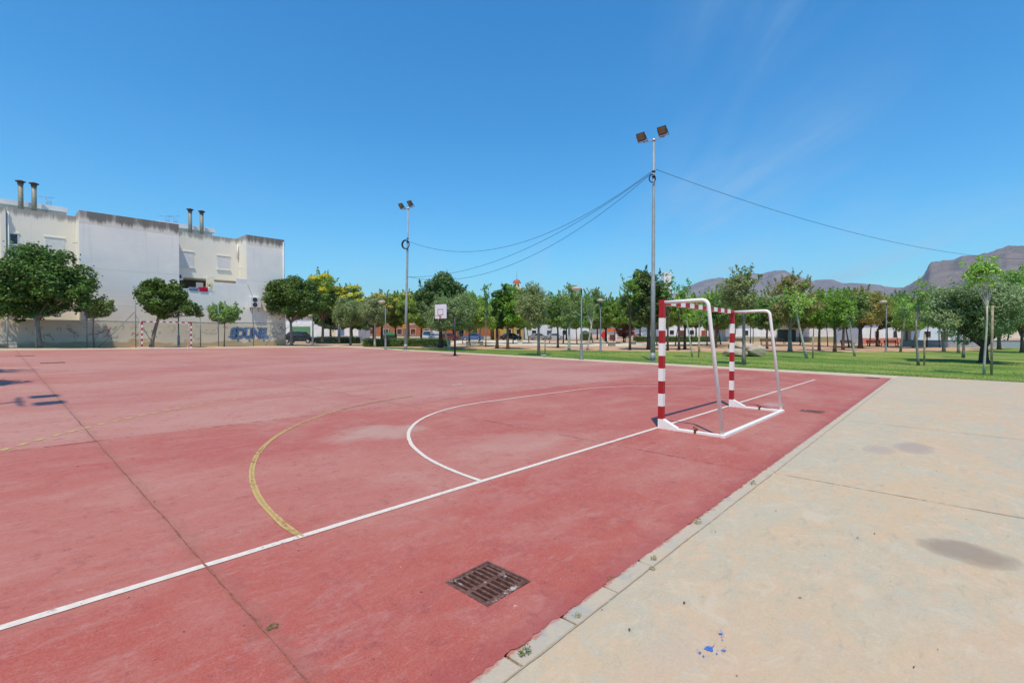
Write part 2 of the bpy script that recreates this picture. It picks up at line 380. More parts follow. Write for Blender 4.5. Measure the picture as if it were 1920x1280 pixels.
M['flood_body'] = simple('dark_flood_housing', (.075, .08, .06), .5, .4, var=.3)
M['flood_glass'] = simple('bronze_flood_glass', (.24, .19, .11), .25, .5, .3, var=.35, scale=3)
M['silver'] = simple('bare_aluminium', (.62, .62, .63), .35, .5, .6, var=.1)
M['black'] = simple('black_rubber_cable', (.018, .02, .026), .6, .3, var=.2)
M['dark_pole'] = simple('dark_green_pole_paint', (.025, .03, .028), .5, .4, var=.2)
M['board'] = simple('white_backboard', (.80, .78, .78), .45, .4, var=.06)
M['board_mark'] = simple('grey_purple_board_line', (.20, .14, .17), .5, .3, var=.2)
M['rim'] = simple('orange_rim_paint', (.55, .18, .10), .5, .4, var=.2)
M['net'] = simple('white_cord', (.7, .68, .62), .9, .1, var=.1)
M['orange_sign'] = simple('orange_sign_plate', (.72, .30, .03), .5, .4, var=.1)
M['white'] = simple('white_plaster', (.78, .78, .77), .8, .2, var=.1, scale=1.2)
M['shutter'] = simple('white_roller_shutter', (.76, .76, .74), .6, .3, var=.08)
M['cream'] = simple('cream_render', (.72, .64, .47), .85, .2, var=.12, scale=.8)
M['olive_base'] = simple('olive_wall_base', (.36, .33, .20), .85, .2, var=.15)
M['brick'] = simple('orange_brick', (.50, .17, .075), .85, .2, var=.25, scale=3)
M['yellow_wall'] = simple('ochre_yellow_wall', (.62, .40, .10), .85, .2, var=.15)
M['red_wall'] = simple('dark_red_shutter', (.36, .075, .05), .7, .2, var=.25)
M['terracotta'] = simple('terracotta_roof_tile', (.45, .13, .07), .8, .2, var=.3, scale=5)
M['grey_wall'] = simple('grey_blue_wall', (.34, .38, .40), .85, .2, var=.15)
M['pale_blue'] = simple('pale_blue_render', (.58, .68, .72), .85, .2, var=.1)
M['salmon'] = simple('salmon_wall_base', (.60, .22, .15), .85, .2, var=.15)
M['green_door'] = simple('green_garage_door', (.11, .27, .13), .6, .3, var=.15)
M['glass'] = simple('dark_window_glass', (.02, .024, .03), .12, .6, var=.3)
M['maroon_glass'] = simple('maroon_window', (.14, .06, .06), .3, .5, var=.3)
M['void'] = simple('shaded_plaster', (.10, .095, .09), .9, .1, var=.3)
M['pipe'] = simple('grey_green_flue', (.26, .27, .22), .6, .3, .2, var=.2)
M['pipe_cap'] = simple('rusted_flue_cap', (.10, .085, .07), .7, .3, var=.3)
M['antenna'] = simple('antenna_metal', (.25, .27, .28), .5, .4, .4)
M['ac'] = simple('air_conditioner_casing', (.72, .73, .72), .5, .4, var=.06)
M['red_cloth'] = simple('red_cloth', (.52, .02, .05), .9, .1, var=.2)
M['blue_cloth'] = simple('blue_grey_cloth', (.16, .22, .34), .9, .1, var=.3)
M['stone'] = simple('grey_bench_concrete', (.22, .22, .19), .85, .2, var=.25)
M['pale_stone'] = simple('pale_bench_concrete', (.55, .52, .44), .85, .2, var=.2)
def mat_rock():
    n = NT('limestone_boulder'); p = n.obj()
    c = n.mix(n.ramp(n.noise(p, 1.5, 8, .65), .35, .68), (.40, .32, .22), (.52, .46, .37)); c = n.mix(n.ramp(n.noise(p, 4, 8, .72), .48, .68, 0, .75), c, (.30, .19, .10))
    n.bump(n.noise(p, 6, 8, .7), .8, .06); return n.fin(c, .9, .15)
M['rock'] = mat_rock()
M['graf_blue'] = simple('blue_spray_paint', (.17, .29, .50), .7, .2, var=.45, scale=9)
M['graf_dark'] = simple('dark_blue_spray_paint', (.05, .09, .25), .7, .2, var=.3)
M['graf_teal'] = simple('teal_spray_paint', (.10, .30, .33), .7, .2, var=.3)
M['graf_pale'] = simple('pale_spray_paint', (.52, .58, .50), .7, .2, var=.3, scale=12)
M['graf_black'] = mat_paint('black_spray_paint', (.14, .14, .16), .50, (.2, .2, .22), bare=.85)
M['graf_red'] = mat_paint('red_spray_paint', (.45, .10, .12), .55, (.5, .2, .2), bare=.8)
M['blue_stain'] = mat_paint('blue_paint_spill', (.05, .15, .50), .51, (.16, .25, .50), 95., 1.)
M['tyre'] = simple('tyre_rubber', (.02, .02, .02), .85, .1)
M['blue_bag'] = simple('pale_blue_plastic', (.32, .55, .60), .4, .4)
M['red_plastic'] = simple('red_play_plastic', (.60, .03, .03), .4, .4)
M['orange_plastic'] = simple('orange_play_plastic', (.70, .17, .04), .4, .4)
M['bin_green'] = simple('green_bin_plastic', (.06, .33, .15), .5, .4)
M['bin_dark'] = simple('dark_green_bin_body', (.025, .055, .035), .5, .4)
M['wood'] = simple('tree_stake_wood', (.36, .30, .20), .9, .1, var=.3, scale=8)
M['bench_dark'] = simple('dark_bench_slats', (.045, .04, .04), .7, .2)
M['dry'] = simple('dry_leaf_brown', (.16, .10, .045), .9, .1, var=.5, scale=30)
M['weed'] = mat_leaf('weed_leaf', [(.10, .13, .03), (.25, .22, .07), (.14, .17, .04)])
M['grass'] = mat_leaf('grass_blade', [(.11, .24, .03), (.19, .31, .05), (.32, .34, .09)], .4)
M['hedge'] = mat_leaf('hedge_leaf', [(.05, .12, .018), (.09, .19, .03), (.13, .24, .045)], .25)
M['twig'] = simple('hedge_twigs', (.04, .045, .02), .95, .05)
BARK = {'dark': mat_bark('dark_bark', (.055, .045, .035), (.12, .10, .08)), 'grey': mat_bark('grey_bark', (.17, .155, .13), (.30, .28, .24)),
        'pale': mat_bark('pale_bark', (.36, .34, .28), (.56, .53, .46), 4.), 'brown': mat_bark('brown_bark', (.12, .08, .055), (.22, .16, .11))}
LEAF = {'ficus': mat_leaf('ficus_leaf', [(0.022, 0.056, 0.007), (0.046, 0.103, 0.013), (0.075, 0.147, 0.020), (0.120, 0.179, 0.033)], .22),
        'olive': mat_leaf('olive_leaf', [(0.131, 0.205, 0.069), (0.218, 0.292, 0.105), (0.349, 0.388, 0.168)], .25),
        'light': mat_leaf('light_green_leaf', [(0.125, 0.258, 0.031), (0.231, 0.396, 0.049), (0.346, 0.481, 0.075)], .35),
        'mid': mat_leaf('mid_green_leaf', [(0.086, 0.180, 0.025), (0.153, 0.283, 0.038), (0.231, 0.344, 0.062)], .3),
        'flower': mat_leaf('yellowish_leaf', [(0.100, 0.196, 0.024), (0.184, 0.279, 0.036), (0.349, 0.378, 0.054)], .3),
        'rust': mat_leaf('rusty_green_leaf', [(0.115, 0.206, 0.025), (0.213, 0.310, 0.044), (0.384, 0.293, 0.062), (0.521, 0.258, 0.075)], .3),
        'maroon': mat_leaf('maroon_leaf', [(0.128, 0.032, 0.039), (0.231, 0.065, 0.065), (0.167, 0.077, 0.051)], .25),
        'dusty': mat_leaf('dusty_green_leaf', [(0.136, 0.222, 0.061), (0.208, 0.316, 0.081), (0.332, 0.389, 0.120)], .3)}
M['blossom'] = mat_leaf('yellow_blossom', [(.50, .40, .025), (.60, .48, .04), (.32, .33, .035)], .25)

# ------------------------------------------------------------------ ground
HOLES = [(-5.525, -1.555, -5.17, -1.195), (3.62, -1.60, 3.95, -1.20)]      # (u0, v0, u1, v1) of the two drain pits
def frange(a, b, n): return [a + (b - a) * i / n for i in range(n + 1)]
def sheet(name, us, vs, dz, mat, jag=None, holes=False):
    us = sorted(set(round(x, 4) for x in us)); vs = sorted(set(round(x, 4) for x in vs)); mb = MB(); nv = len(vs)
    V = []
    for i, u in enumerate(us):
        for j, v in enumerate(vs):
            vv = v
            if jag and j == 0: vv = v + jag(u)
            V.append((u, vv, gz(u, vv) + (dz(u, v) if callable(dz) else dz)))
    fs = []
    for i in range(len(us) - 1):
        for j in range(nv - 1):
            cu, cv = (us[i] + us[i + 1]) / 2, (vs[j] + vs[j + 1]) / 2
            if holes and any(a < cu < c and b < cv < d for a, b, c, d in HOLES): continue
            fs.append((i * nv + j, (i + 1) * nv + j, (i + 1) * nv + j + 1, i * nv + j + 1))
    mb.add(V, fs); o = mb.build(name, mat); return tag(o, kind='structure')
hu = [x for h in HOLES for x in (h[0], h[2])]; hv = [x for h in HOLES for x in (h[1], h[3])]
far = [100, 200, 400, 800, 1600, 3200, 6500]
sheet('ground', [-x for x in far] + [-60, -40, -20, -10, 0, 10, 17.9, 18, 40, 60] + far + hu, [-x for x in far] + [-60, -40, -12, -1.9, 5, 20, 40, 46, 60, 80] + far + hv,
      lambda u, v: -.03 if (-59 < u < 17.95 and v < 45) else -.012, M['earth'], holes=True)
CE = 41.0
KV = -1.885
jag = lambda u: .016 * noise.noise((u * 9, 0, 3)) + .010 * noise.noise((u * 31, 5, 0)) + .006 * noise.noise((u * 70, 9, 2))
sheet('court', frange(-46, -9, 12) + frange(-9, 1, 900) + frange(1, 16.0, 500) + hu, [KV, -1.2, 0, 4.75, 9, 14, 20, 28, 35, CE] + hv, 0, M['court'], jag, True)
sheet('pavement', frange(-46, 17.95, 40), [-60, -40, -25, -12, -6, -3, -1.99], -.004, M['pave'])
sheet('pavement', [15.98, 17.0, 17.93], frange(-1.99, 46, 40), -.005, M['strip'])
sheet('pavement', frange(-46, 17.93, 40), [CE - .05, 43, 45.2], -.006, M['strip'])
# kerb: flush stones with open joints, red paint slopped over their front edge
mb = MB(); u = -12.0; k = 0; kj = []
while u < 16.0:
    L = .42 + .03 * noise.noise((k * 1.7, 0, 0)); z = gz(u + L / 2, -1.94)
    mb.box((u + L / 2, -1.925 + .003 * rnd.uniform(-1, 1), z - .0625 + rnd.uniform(-.002, .001)), (L - rnd.uniform(.010, .026), .130, .12), bev=.007, rz=rnd.uniform(-.005, .005))
    kj.append(u); u += L; k += 1
tag(mb.build('kerb', M['kerb']), kind='structure')
sheet('kerb_bed', frange(-12, 16, 60), [-2.0, -1.85], -.022, M['pave_joint'])
sheet('kerb_backfill', frange(-46, -12, 6), [-2.0, KV - .01], -.004, M['kerb'])

def ribbon(pts, w, dz, mat, name='court_line', jit=0., seed=0):
    mb = MB(); V = []
    for i, (a, b) in enumerate(pts):
        p0 = pts[max(0, i - 1)]; p1 = pts[min(len(pts) - 1, i + 1)]; tx, ty = p1[0] - p0[0], p1[1] - p0[1]; L = math.hypot(tx, ty); nx, ny = -ty / L, tx / L
        ww = w[i] if hasattr(w, '__len__') else w
        j1 = jit * noise.noise((a * 11, b * 11, seed)); j2 = jit * noise.noise((a * 13, b * 13, seed + 7)); j3 = jit * .9 * noise.noise((a * 2.3, b * 2.3, seed + 3))
        for s_, j in ((.5, j1 + j3), (-.5, j2 + j3)):
            x, y = a + nx * (ww * s_ + j), b + ny * (ww * s_ + j); V.append((x, y, gz(x, y) + dz))
    mb.add(V, [(2 * i, 2 * i + 1, 2 * i + 3, 2 * i + 2) for i in range(len(pts) - 1)])
    return tag(mb.build(name, mat), kind='structure')
def seg(a, b, n): return [(a[0] + (b[0] - a[0]) * i / n, a[1] + (b[1] - a[1]) * i / n) for i in range(n + 1)]
ribbon(seg((-20, -.02), (12.66, .06), 300), .058, .004, M['white_line'], jit=.004)
ribbon(seg((12.64, .1), (12.7, 39.9), 120), .06, .005, M['thin_line'], jit=.006)
ribbon(seg((-20, 18.9), (12.6, 19.0), 120), .07, .004, M['thin_line'], jit=.006)
ribbon(seg((-20, 39.6), (12.7, 39.6), 60), .06, .004, M['thin_line'], jit=.006)
def goal_arc(r, c0, c1, n=60):
    return [(c0 + r * math.cos(a), r * math.sin(a)) for a in frange(math.pi, math.pi / 2, n)] + [(c1 + r * math.cos(a), r * math.sin(a)) for a in frange(math.pi / 2, 0, n)]
GC0, GC1 = -.12, 3.25
A = goal_arc(3.93, GC0, GC1); ribbon(A, .05, .0045, M['white_line'], jit=.006)
Y6 = goal_arc(5.72, GC0, GC1, 90)
ribbon(Y6[:62], .046, .0035, M['yellow_mid'], jit=.006)
for rr_ in (5.738, 5.702): ribbon(goal_arc(rr_, GC0, GC1, 90)[:62]  , .015, .0042, M['yellow_line'], jit=.007, seed=int(rr_ * 100)); ribbon(Y6[61:84], .075, .0035, M['yellow_thin'], jit=.008)
# the dashed nine metre arc
a = math.pi * .82
k = 0
while a > math.pi * .50:
    da = .0165; ribbon([(GC0 + 8.62 * math.cos(t), 8.62 * math.sin(t)) for t in (a, a - da / 2, a - da)], .075, .0042, M['yellow_line'] if k < 14 else M['yellow_thin'], jit=.003, seed=k); a -= .0305; k += 1
ribbon(seg((1.44, 6.93), (1.86, 6.98), 4), .05, .004, M['white_line']); ribbon(seg((2.2, 6.5), (2.32, 6.42), 2), .05, .004, M['thin_line'])
# slab joints
wj = [.011 + .008 * noise.noise((i * .21, 0, 0)) for i in range(401)]
ribbon(seg((-6.42, -1.87), (-6.38, 40.5), 400), wj, .0058, M['joint'], 'court_joint', .010)
ribbon(seg((-1.72, -1.86), (-1.73, 14), 120), .014, .0058, M['joint_thin'], 'court_joint', .004)
ribbon(seg((-9, 4.70), (12, 5.0), 200), .02, .0058, M['joint_thin'], 'court_joint', .008)
ribbon(seg((-1.61, -2.0), (-1.50, -7), 60), .012, .002, M['pave_joint'], 'pavement_joint', .006)
ribbon(seg((3.06, -2.0), (3.0, -9), 60), .012, .002, M['pave_joint'], 'pavement_joint', .006)
ribbon(seg((7.7, -2.0), (7.6, -12), 60), .012, .002, M['pave_joint'], 'pavement_joint', .006)
ribbon(seg((-12, -1.993), (16, -1.993), 400), .008, .0012, M['pave_joint'], 'pavement_joint', .006)

for k, (a, b, sd) in enumerate((((.4, -2.0), (2.6, -4.4), 8), ((4.2, -2.0), (6.4, -5.2), 15))):
    pts = seg(a, b, 80); pts = [(x_ + .09 * noise.noise((x_ * 3, y_ * 3, sd)) + .03 * noise.noise((x_ * 12, y_ * 12, sd)), y_ + .09 * noise.noise((x_ * 3, y_ * 3, sd + 5))) for x_, y_ in pts]
    ribbon(pts, .0022, .0015, M['pave_joint'], 'pavement_crack', .002, sd)
# lawn, path, road as strips following the level park
def strip(name, near, far_, mat, dz, n=10):
    mb = MB(); m = len(near); V = []
    for i in range(m):
        for j in range(n + 1):
            t = j / n; x = near[i][0] + (far_[i][0] - near[i][0]) * t; y = near[i][1] + (far_[i][1] - near[i][1]) * t; V.append((x, y, gz(x, y) + dz))
    mb.add(V, [(i * (n + 1) + j, (i + 1) * (n + 1) + j, (i + 1) * (n + 1) + j + 1, i * (n + 1) + j + 1) for i in range(m - 1) for j in range(n)])
    return tag(mb.build(name, mat), kind='structure')
LF = [(39.0, 18.4), (35.9, 20.1), (32.6, 22.1), (29, 23.6), (24.6, 26.2), (20.4, 28.7), (16.7, 31.6), (13, 34.5), (9.6, 37.9), (4.7, 44.9), (-.8, 51.7), (-3, 58), (-6.9, 66.8), (-9.2, 80), (-12, 90), (-30, 90), (-60, 90)]
def lawn_far(v):
    for (v0, u0), (v1, u1) in zip(LF, LF[1:]):
        if v1 <= v <= v0: return u0 + (u1 - u0) * (v0 - v) / (v0 - v1)
    return 18.2
vs = frange(39, -14, 130) + [-20, -30, -60]
vs = frange(39, -14, 420) + [-20, -30, -60]
strip('lawn', [(17.97 + .05 * noise.noise((v * 3.1, 2, 0)) + .035 * noise.noise((v * 9.3, 4, 0)), v) for v in vs], [(lawn_far(v) + .5 * noise.noise((v * .9, 0, 0)) + .3 * noise.noise((v * 2.7, 1, 0)), v) for v in vs], M['lawn'], .006, 14)
pn = [(840, 646), (920, 647), (1000, 648), (1080, 648.5), (1150, 649), (1200, 648.5), (1240, 646.5), (1340, 644)]
pf = [(860, 637), (940, 637), (1000, 638), (1080, 640.7), (1150, 642), (1200, 643), (1240, 642), (1340, 641)]
strip('path', [ground(*p)[:2] for p in pn], [ground(*p)[:2] for p in pf], M['path'], .002)
strip('road', [at(300, 80), at(700, 92), at(960, 110), at(1260, 150), at(1500, 190)], [at(300, 92), at(700, 106), at(960, 128), at(1260, 175), at(1500, 220)], M['asphalt'], .004)
strip('path', [at(480, 56), at(640, 51.5), at(700, 50.5)], [at(480, 58.5), at(640, 53.5), at(700, 51.2)], M['path'], .003, 3)

# ------------------------------------------------------------------ foliage
def leaf_mesh(name, P, N, size, mat, parent=None, aspect=.55, bend=.18, rng=None):
    n = len(P); rng = rng or np.random.default_rng(1)
    N = N / (np.linalg.norm(N, axis=1, keepdims=True) + 1e-9)
    T = rng.normal(size=(n, 3)); T -= N * np.sum(T * N, 1, keepdims=True); T /= np.linalg.norm(T, axis=1, keepdims=True) + 1e-9
    B = np.cross(N, T); s = (size * rng.uniform(.65, 1.35, n))[:, None]
    V = np.stack([P - T * s * .5, P + B * s * aspect * .5 - N * s * bend * .4, P + T * s * .5 - N * s * bend, P - B * s * aspect * .5 - N * s * bend * .4], 1).reshape(-1, 3)
    me = bpy.data.meshes.new(name); me.vertices.add(4 * n); me.vertices.foreach_set('co', V.astype(np.float32).ravel())
    me.loops.add(4 * n); me.loops.foreach_set('vertex_index', np.arange(4 * n, dtype=np.int32))
    me.polygons.add(n); me.polygons.foreach_set('loop_start', np.arange(0, 4 * n, 4, dtype=np.int32)); me.polygons.foreach_set('loop_total', np.full(n, 4, dtype=np.int32))
    me.materials.append(mat); me.update(); me.validate()
    o = bpy.data.objects.new(name, me); COL.objects.link(o)
    if parent: o.parent = parent
    return o
SHAPE = {   # blobs, blob size, fill, leaf length, aspect, leaves per m2 of blob
    'ficus': dict(nb=78, br=.23, leaf=.20, asp=.62, dens=66, low=.95), 'mid': dict(nb=60, br=.27, leaf=.17, asp=.55, dens=66, low=.95),
    'light': dict(nb=56, br=.26, leaf=.17, asp=.5, dens=60, low=.95), 'olive': dict(nb=72, br=.25, leaf=.14, asp=.38, dens=110, low=.95),
    'dusty': dict(nb=54, br=.25, leaf=.16, asp=.45, dens=72, low=.95), 'flower': dict(nb=60, br=.26, leaf=.17, asp=.5, dens=62, low=.9),
    'rust': dict(nb=64, br=.25, leaf=.17, asp=.5, dens=62, low=.9), 'maroon': dict(nb=24, br=.28, leaf=.13, asp=.5, dens=60, low=.9),
    'sparse': dict(nb=36, br=.24, leaf=.17, asp=.5, dens=34, low=.95)}
def tree(name, label, bx, by, box, kind, bark='grey', tw=.16, v=None, top=None, sparse=False, lean=0., flowers=0., stake=False, group='trees around the court and park', d=None, limbs=9, squash=1., seed=None, leafk=1., extra=None):
    if v is not None: b = (onv(bx, v), v); dist = (b[0] - CU) * CY + (b[1] - CV) * SY
    elif d: b = at(bx, d); dist = d
    else: x, y, dist = ground(bx, by); b = (x, y)
    z0 = gz(*b)
    x0, x1, yt, yb = box; ppm = F / dist
    zt = zat(yt, dist) - z0; zb = max(zat(yb, dist) - z0, .3); Rr = (x1 - x0) / 2 / ppm; off = ((x0 + x1) / 2 - bx) / ppm
    cx, cy = off * SY, -off * CY; cz = (zt + zb) / 2; rz = (zt - zb) / 2
    sd = seed if seed is not None else abs(int(bx * 7 + yt)); rng = np.random.default_rng(sd); rn = random.Random(sd)
    root = thing(name, label, 'tree', (b[0], b[1], z0), 0, group)
    S = SHAPE['sparse' if sparse else kind]
    # crown: clumps spread through an uneven ovoid
    C = []; rad = []; tp = rng.uniform(-.34, .24) if kind != 'ficus' else rng.uniform(-.26, -.12); lop = rng.normal(size=2) * (.10 if kind != 'ficus' else .03) * Rr
    for i in range(S['nb']):
        q = rng.normal(size=3); q /= np.linalg.norm(q)
        if q[2] < 0: q[2] *= S['low']
        rr = rng.uniform(.22, .95) ** .55 if not sparse else rng.uniform(.2, .95)
        br = S['br'] * rng.uniform(.5, 1.4) * min(Rr, rz * 1.4)
        wob = 1 + (.27 if kind != 'ficus' else .13) * noise.noise((q[0] * 1.6 + sd, q[1] * 1.6, q[2] * 1.6))
        wz = 1. + tp * q[2]
        C.append((cx + lop[0] * (q[2] + .3) + q[0] * rr * (Rr - br * .45) * wob * wz, cy + lop[1] * (q[2] + .3) + q[1] * rr * (Rr - br * .45) * wob * squash * wz, cz + q[2] * rr * (rz - br * .6) * wob)); rad.append(br)
    for ex in (extra or []):   # side boughs: (x0, x1, yt, yb, clumps)
        ox = ((ex[0] + ex[1]) / 2 - bx) / ppm; er = (ex[1] - ex[0]) / 2 / ppm; ez = (zat(ex[2], dist) + zat(ex[3], dist)) / 2 - z0; eh = (ex[3] - ex[2]) / 2 / ppm
        for i in range(ex[4]):
            q = rng.normal(size=3); q *= rng.uniform(.3, .8) / np.linalg.norm(q)
            C.append((ox * SY + q[0] * er, -ox * CY + q[1] * er, ez + q[2] * eh)); rad.append(.33 * min(er, eh) * rng.uniform(.7, 1.3))
    C = np.array(C); rad = np.array(rad); P = []; N = []
    for c, r_ in zip(C, rad):
        n = max(12, int(S['dens'] * leafk * 4 * math.pi * r_ * r_ * (.6 if sparse else 1)))
        q = rng.normal(size=(n, 3)); q /= np.linalg.norm(q, axis=1, keepdims=True)
        k = rng.uniform(.35, 1.12, (n, 1)) ** .5
        stray = rng.uniform(size=(n, 1)) < .07; k = np.where(stray, k * 1.35, k)
        P.append(c + q * r_ * k * np.array([1.08, 1.08, .82])); N.append(q * .8 + rng.normal(size=(n, 3)) * .45 + np.array([0, 0, .55]))
    ns = 9 if kind == 'ficus' else (10 if sparse else 26)   # sprigs that break the outline
    for i in range(ns):
        q = rng.normal(size=3); q /= np.linalg.norm(q); q[2] = abs(q[2]) * .9 + (.1 if kind != 'olive' else -.25)
        L = min(Rr, rz * 1.3) * rng.uniform(.22, .5) * (.6 if kind == 'ficus' else 1.); st = np.array([cx, cy, cz]) + q * np.array([Rr, Rr * squash, rz]) * rng.uniform(.72, .9)
        dr = q * .7 + rng.normal(size=3) * .28 + np.array([0, 0, .55]); dr /= np.linalg.norm(dr); n = max(6, int(L * 48)); tt_ = rng.uniform(0, 1, (n, 1))
        P.append(st + dr * L * tt_ + rng.normal(size=(n, 3)) * (.10 * (1.15 - tt_))); N.append(rng.normal(size=(n, 3)) + np.array([0, 0, .4]))
    P = np.concatenate(P); N = np.concatenate(N)
    keep = P[:, 2] > zb * .8; P = P[keep]; N = N[keep]
    leaf_mesh('crown', P, N, S['leaf'] * (1 if dist < 38 else 1 + (dist - 38) * .012), LEAF[kind], root, S['asp'], rng=rng)
    if flowers:
        fl = []; fn = []
        for c, r_ in zip(C, rad):
            if c[2] > cz + rz * (.55 - flowers) and rn.random() < .85:
                n = int(46 * 4 * math.pi * r_ * r_ * flowers * 2.6); q = rng.normal(size=(n, 3)); q[:, 2] = np.abs(q[:, 2]) + .2; q /= np.linalg.norm(q, axis=1, keepdims=True)
                fl.append(c + q * r_ * rng.uniform(.95, 1.22, (n, 1)) * np.array([1.08, 1.08, .9])); fn.append(q + np.array([0, 0, .5]))
        leaf_mesh('blossom', np.concatenate(fl), np.concatenate(fn), .16, M['blossom'], root, .7, rng=rng)
    # trunk with limbs reaching into the clumps
    mb = MB(); lx = lean / ppm; fork = zb + (.15 if not sparse else .35) * (cz - zb) if top is None else zat(top, dist) - z0
    pts = []; rr = []
    for i in range(7):
        t = i / 6; wv = .05 * math.sin(t * 4 + sd) * min(1, fork / 3)
        pts.append((lx * t * SY + wv, -lx * t * CY + wv * .6, fork * t)); rr.append(tw * (1.25 if i == 0 else 1.0) * (1 - .35 * t))
    mb.tube(pts, rr, 9)
    tip = Vector(pts[-1]); order = sorted(range(len(C)), key=lambda i: rn.random())[:limbs]
    for i in order:
        e = Vector(C[i]); mid = tip.lerp(e, .45) + Vector((0, 0, -.08 * (e - tip).length + .12)); r0 = tw * .48
        mb.tube([tip - Vector((0, 0, .08)), mid, tip.lerp(e, .8), e], [r0, r0 * .62, r0 * .4, r0 * .16], 6, cap=False)
    mb.build('trunk', BARK[bark], root)
    if stake:
        sx = 12 / ppm
        mb = MB(); mb.tube([(sx * SY, -sx * CY, 0), (sx * SY, -sx * CY, 2.6 if stake is True else stake)], .045, 7); mb.build('stake', M['wood'], root)
    return root
G_L, G_P, G_F = 'trees along the far end of the court', 'trees on the lawn and earth of the park', 'far trees behind the park'
T = tree
T('ficus_tree', 'large dense dark green tree in front of the left end of the white building', 72, 0, (-6, 156, 452, 604), 'ficus', 'grey', .19, v=45.75, group=G_L, squash=.85, seed=77, extra=[(122, 173, 520, 592, 12), (10, 130, 562, 606, 26), (0, 60, 520, 600, 10)])
T('young_tree', 'small dark tree standing close to the right of the largest dark tree', 176, 0, (158, 207, 555, 600), 'mid', 'grey', .06, v=45.6, group=G_L)
T('young_tree', 'pale green tree cut by the left edge behind the largest dark tree', -16, 0, (-52, 20, 552, 604), 'dusty', 'grey', .1, v=46.4, group=G_L)
T('ficus_tree', 'dark green tree leaning over the far red and white goal', 284, 0, (260, 350, 516, 598), 'ficus', 'grey', .16, v=45.7, lean=14, group=G_L, squash=.8, seed=2504, extra=[(340, 380, 560, 604, 9), (262, 340, 560, 602, 12)])
T('young_tree', 'small spiky tree standing alone against the white wall left of the blue graffiti', 421, 0, (394, 450, 570, 609), 'mid', 'brown', .05, v=45.6, group=G_L)
T('ficus_tree', 'dense dark tree overlapping the right corner of the white building', 546, 0, (499, 604, 514, 612), 'ficus', 'grey', .17, v=47.4, group=G_L)
T('flowering_tree', 'tall yellow topped tree with forked brown trunk beside the dark corner tree', 605, 644, (556, 642, 514, 606), 'flower', 'brown', .2, flowers=.5, group=G_L)
T('flowering_tree', 'smaller yellow topped tree with a dome of blossom behind two grey green trees', 636, 644, (622, 684, 533, 610), 'flower', 'dark', .2, flowers=.5, group=G_L)
T('olive_tree', 'grey green tree on pale trunk at the left end of the lawn', 657, 647.5, (618, 690, 553, 616), 'olive', 'grey', .13, group=G_L)
T('olive_tree', 'grey green tree on white trunk left of the park lamp by the hedge', 703, 650, (676, 726, 556, 613), 'olive', 'pale', .12, group=G_L)
T('flowering_tree', 'yellow topped tree behind the lamp at the left end of the long hedge', 716, 641, (686, 742, 546, 612), 'flower', 'dark', .22, flowers=.55, group=G_F)
T('flowering_tree', 'light green tree with few yellow flowers just behind the far floodlight mast', 766, 641, (736, 792, 543, 616), 'flower', 'brown', .2, flowers=.22, group=G_F)
T('ficus_tree', 'tall dense tree directly behind the basketball backboard', 826, 652, (774, 882, 506, 624), 'ficus', 'dark', .24, group=G_P)
T('olive_tree', 'dark grey green tree on leaning pale trunk behind the basketball post', 843, 656, (796, 902, 545, 628), 'olive', 'pale', .12, lean=-8, group=G_P)
T('broadleaf_tree', 'bright green tree right of the basketball post with two thin trunks', 880, 648, (862, 930, 552, 626), 'light', 'brown', .14, group=G_P, extra=[(872, 892, 540, 560, 5)])
T('young_tree', 'thin young tree whose leafy tip rises above its neighbours right of the backboard', 911, 650, (900, 924, 527, 590), 'mid', 'grey', .08, sparse=True, group=G_P)
T('ficus_tree', 'dense dark tree with black shade below near the red domed tower', 932, 653, (918, 978, 526, 622), 'ficus', 'dark', .17, group=G_P)
T('broadleaf_tree', 'dark trunked tree pressed against the right of the domed tower tree', 952, 654, (940, 992, 538, 620), 'mid', 'brown', .16, group=G_P)
T('olive_tree', 'grey green tree on the lawn beside a blue scrap of plastic', 1010, 666.5, (964, 1034, 528, 618), 'olive', 'grey', .12, stake=1.4, group=G_P, extra=[(985, 1012, 524, 548, 5)])
T('broadleaf_tree', 'green tree between the two grey green lawn trees left of the tall park lamp', 1046, 652, (1020, 1062, 545, 622), 'mid', 'dark', .13, group=G_P)
T('olive_tree', 'tufted grey green tree just left of the tall park lamp', 1067, 658, (1046, 1096, 532, 616), 'dusty', 'pale', .13, group=G_P, extra=[(1060, 1084, 528, 552, 6)])
T('bare_tree', 'pale slender tree with nearly bare upright forks right of the tall park lamp', 1101, 656, (1086, 1120, 555, 605), 'dusty', 'pale', .09, sparse=True, lean=8, top=610, group=G_P, leafk=.5, limbs=12)
T('broadleaf_tree', 'wide background tree behind the second park lamp above the playground', 1136, 643, (1092, 1170, 560, 622), 'mid', 'dark', .2, group=G_F)
T('plum_tree', 'low maroon leaved tree beside the red playground', 1169, 642, (1152, 1190, 604, 636), 'maroon', 'dark', .12, group=G_F)
T('ficus_tree', 'tallest dense green tree directly behind the near floodlight mast', 1216, 655, (1164, 1258, 497, 618), 'ficus', 'dark', .2, group=G_P)
T('young_tree', 'airy young tree rising left of the mast with a leafy tip against the sky', 1181, 656, (1158, 1204, 504, 600), 'mid', 'dark', .12, sparse=True, group=G_P, leafk=1.3)
T('young_tree', 'airy young tree whose tip stands before a white tower', 1252, 657, (1238, 1266, 505, 580), 'mid', 'dark', .1, sparse=True, group=G_P, leafk=1.2)
T('young_tree', 'airy young tree with twin tips seen above the left end of the goal crossbar', 1273, 656, (1262, 1302, 520, 600), 'mid', 'dark', .12, sparse=True, group=G_P, leafk=1.4)
T('broadleaf_tree', 'round light green tree seen through the goal mouth behind two pale saplings', 1284, 655, (1250, 1312, 550, 620), 'light', 'dark', .15, group=G_P)
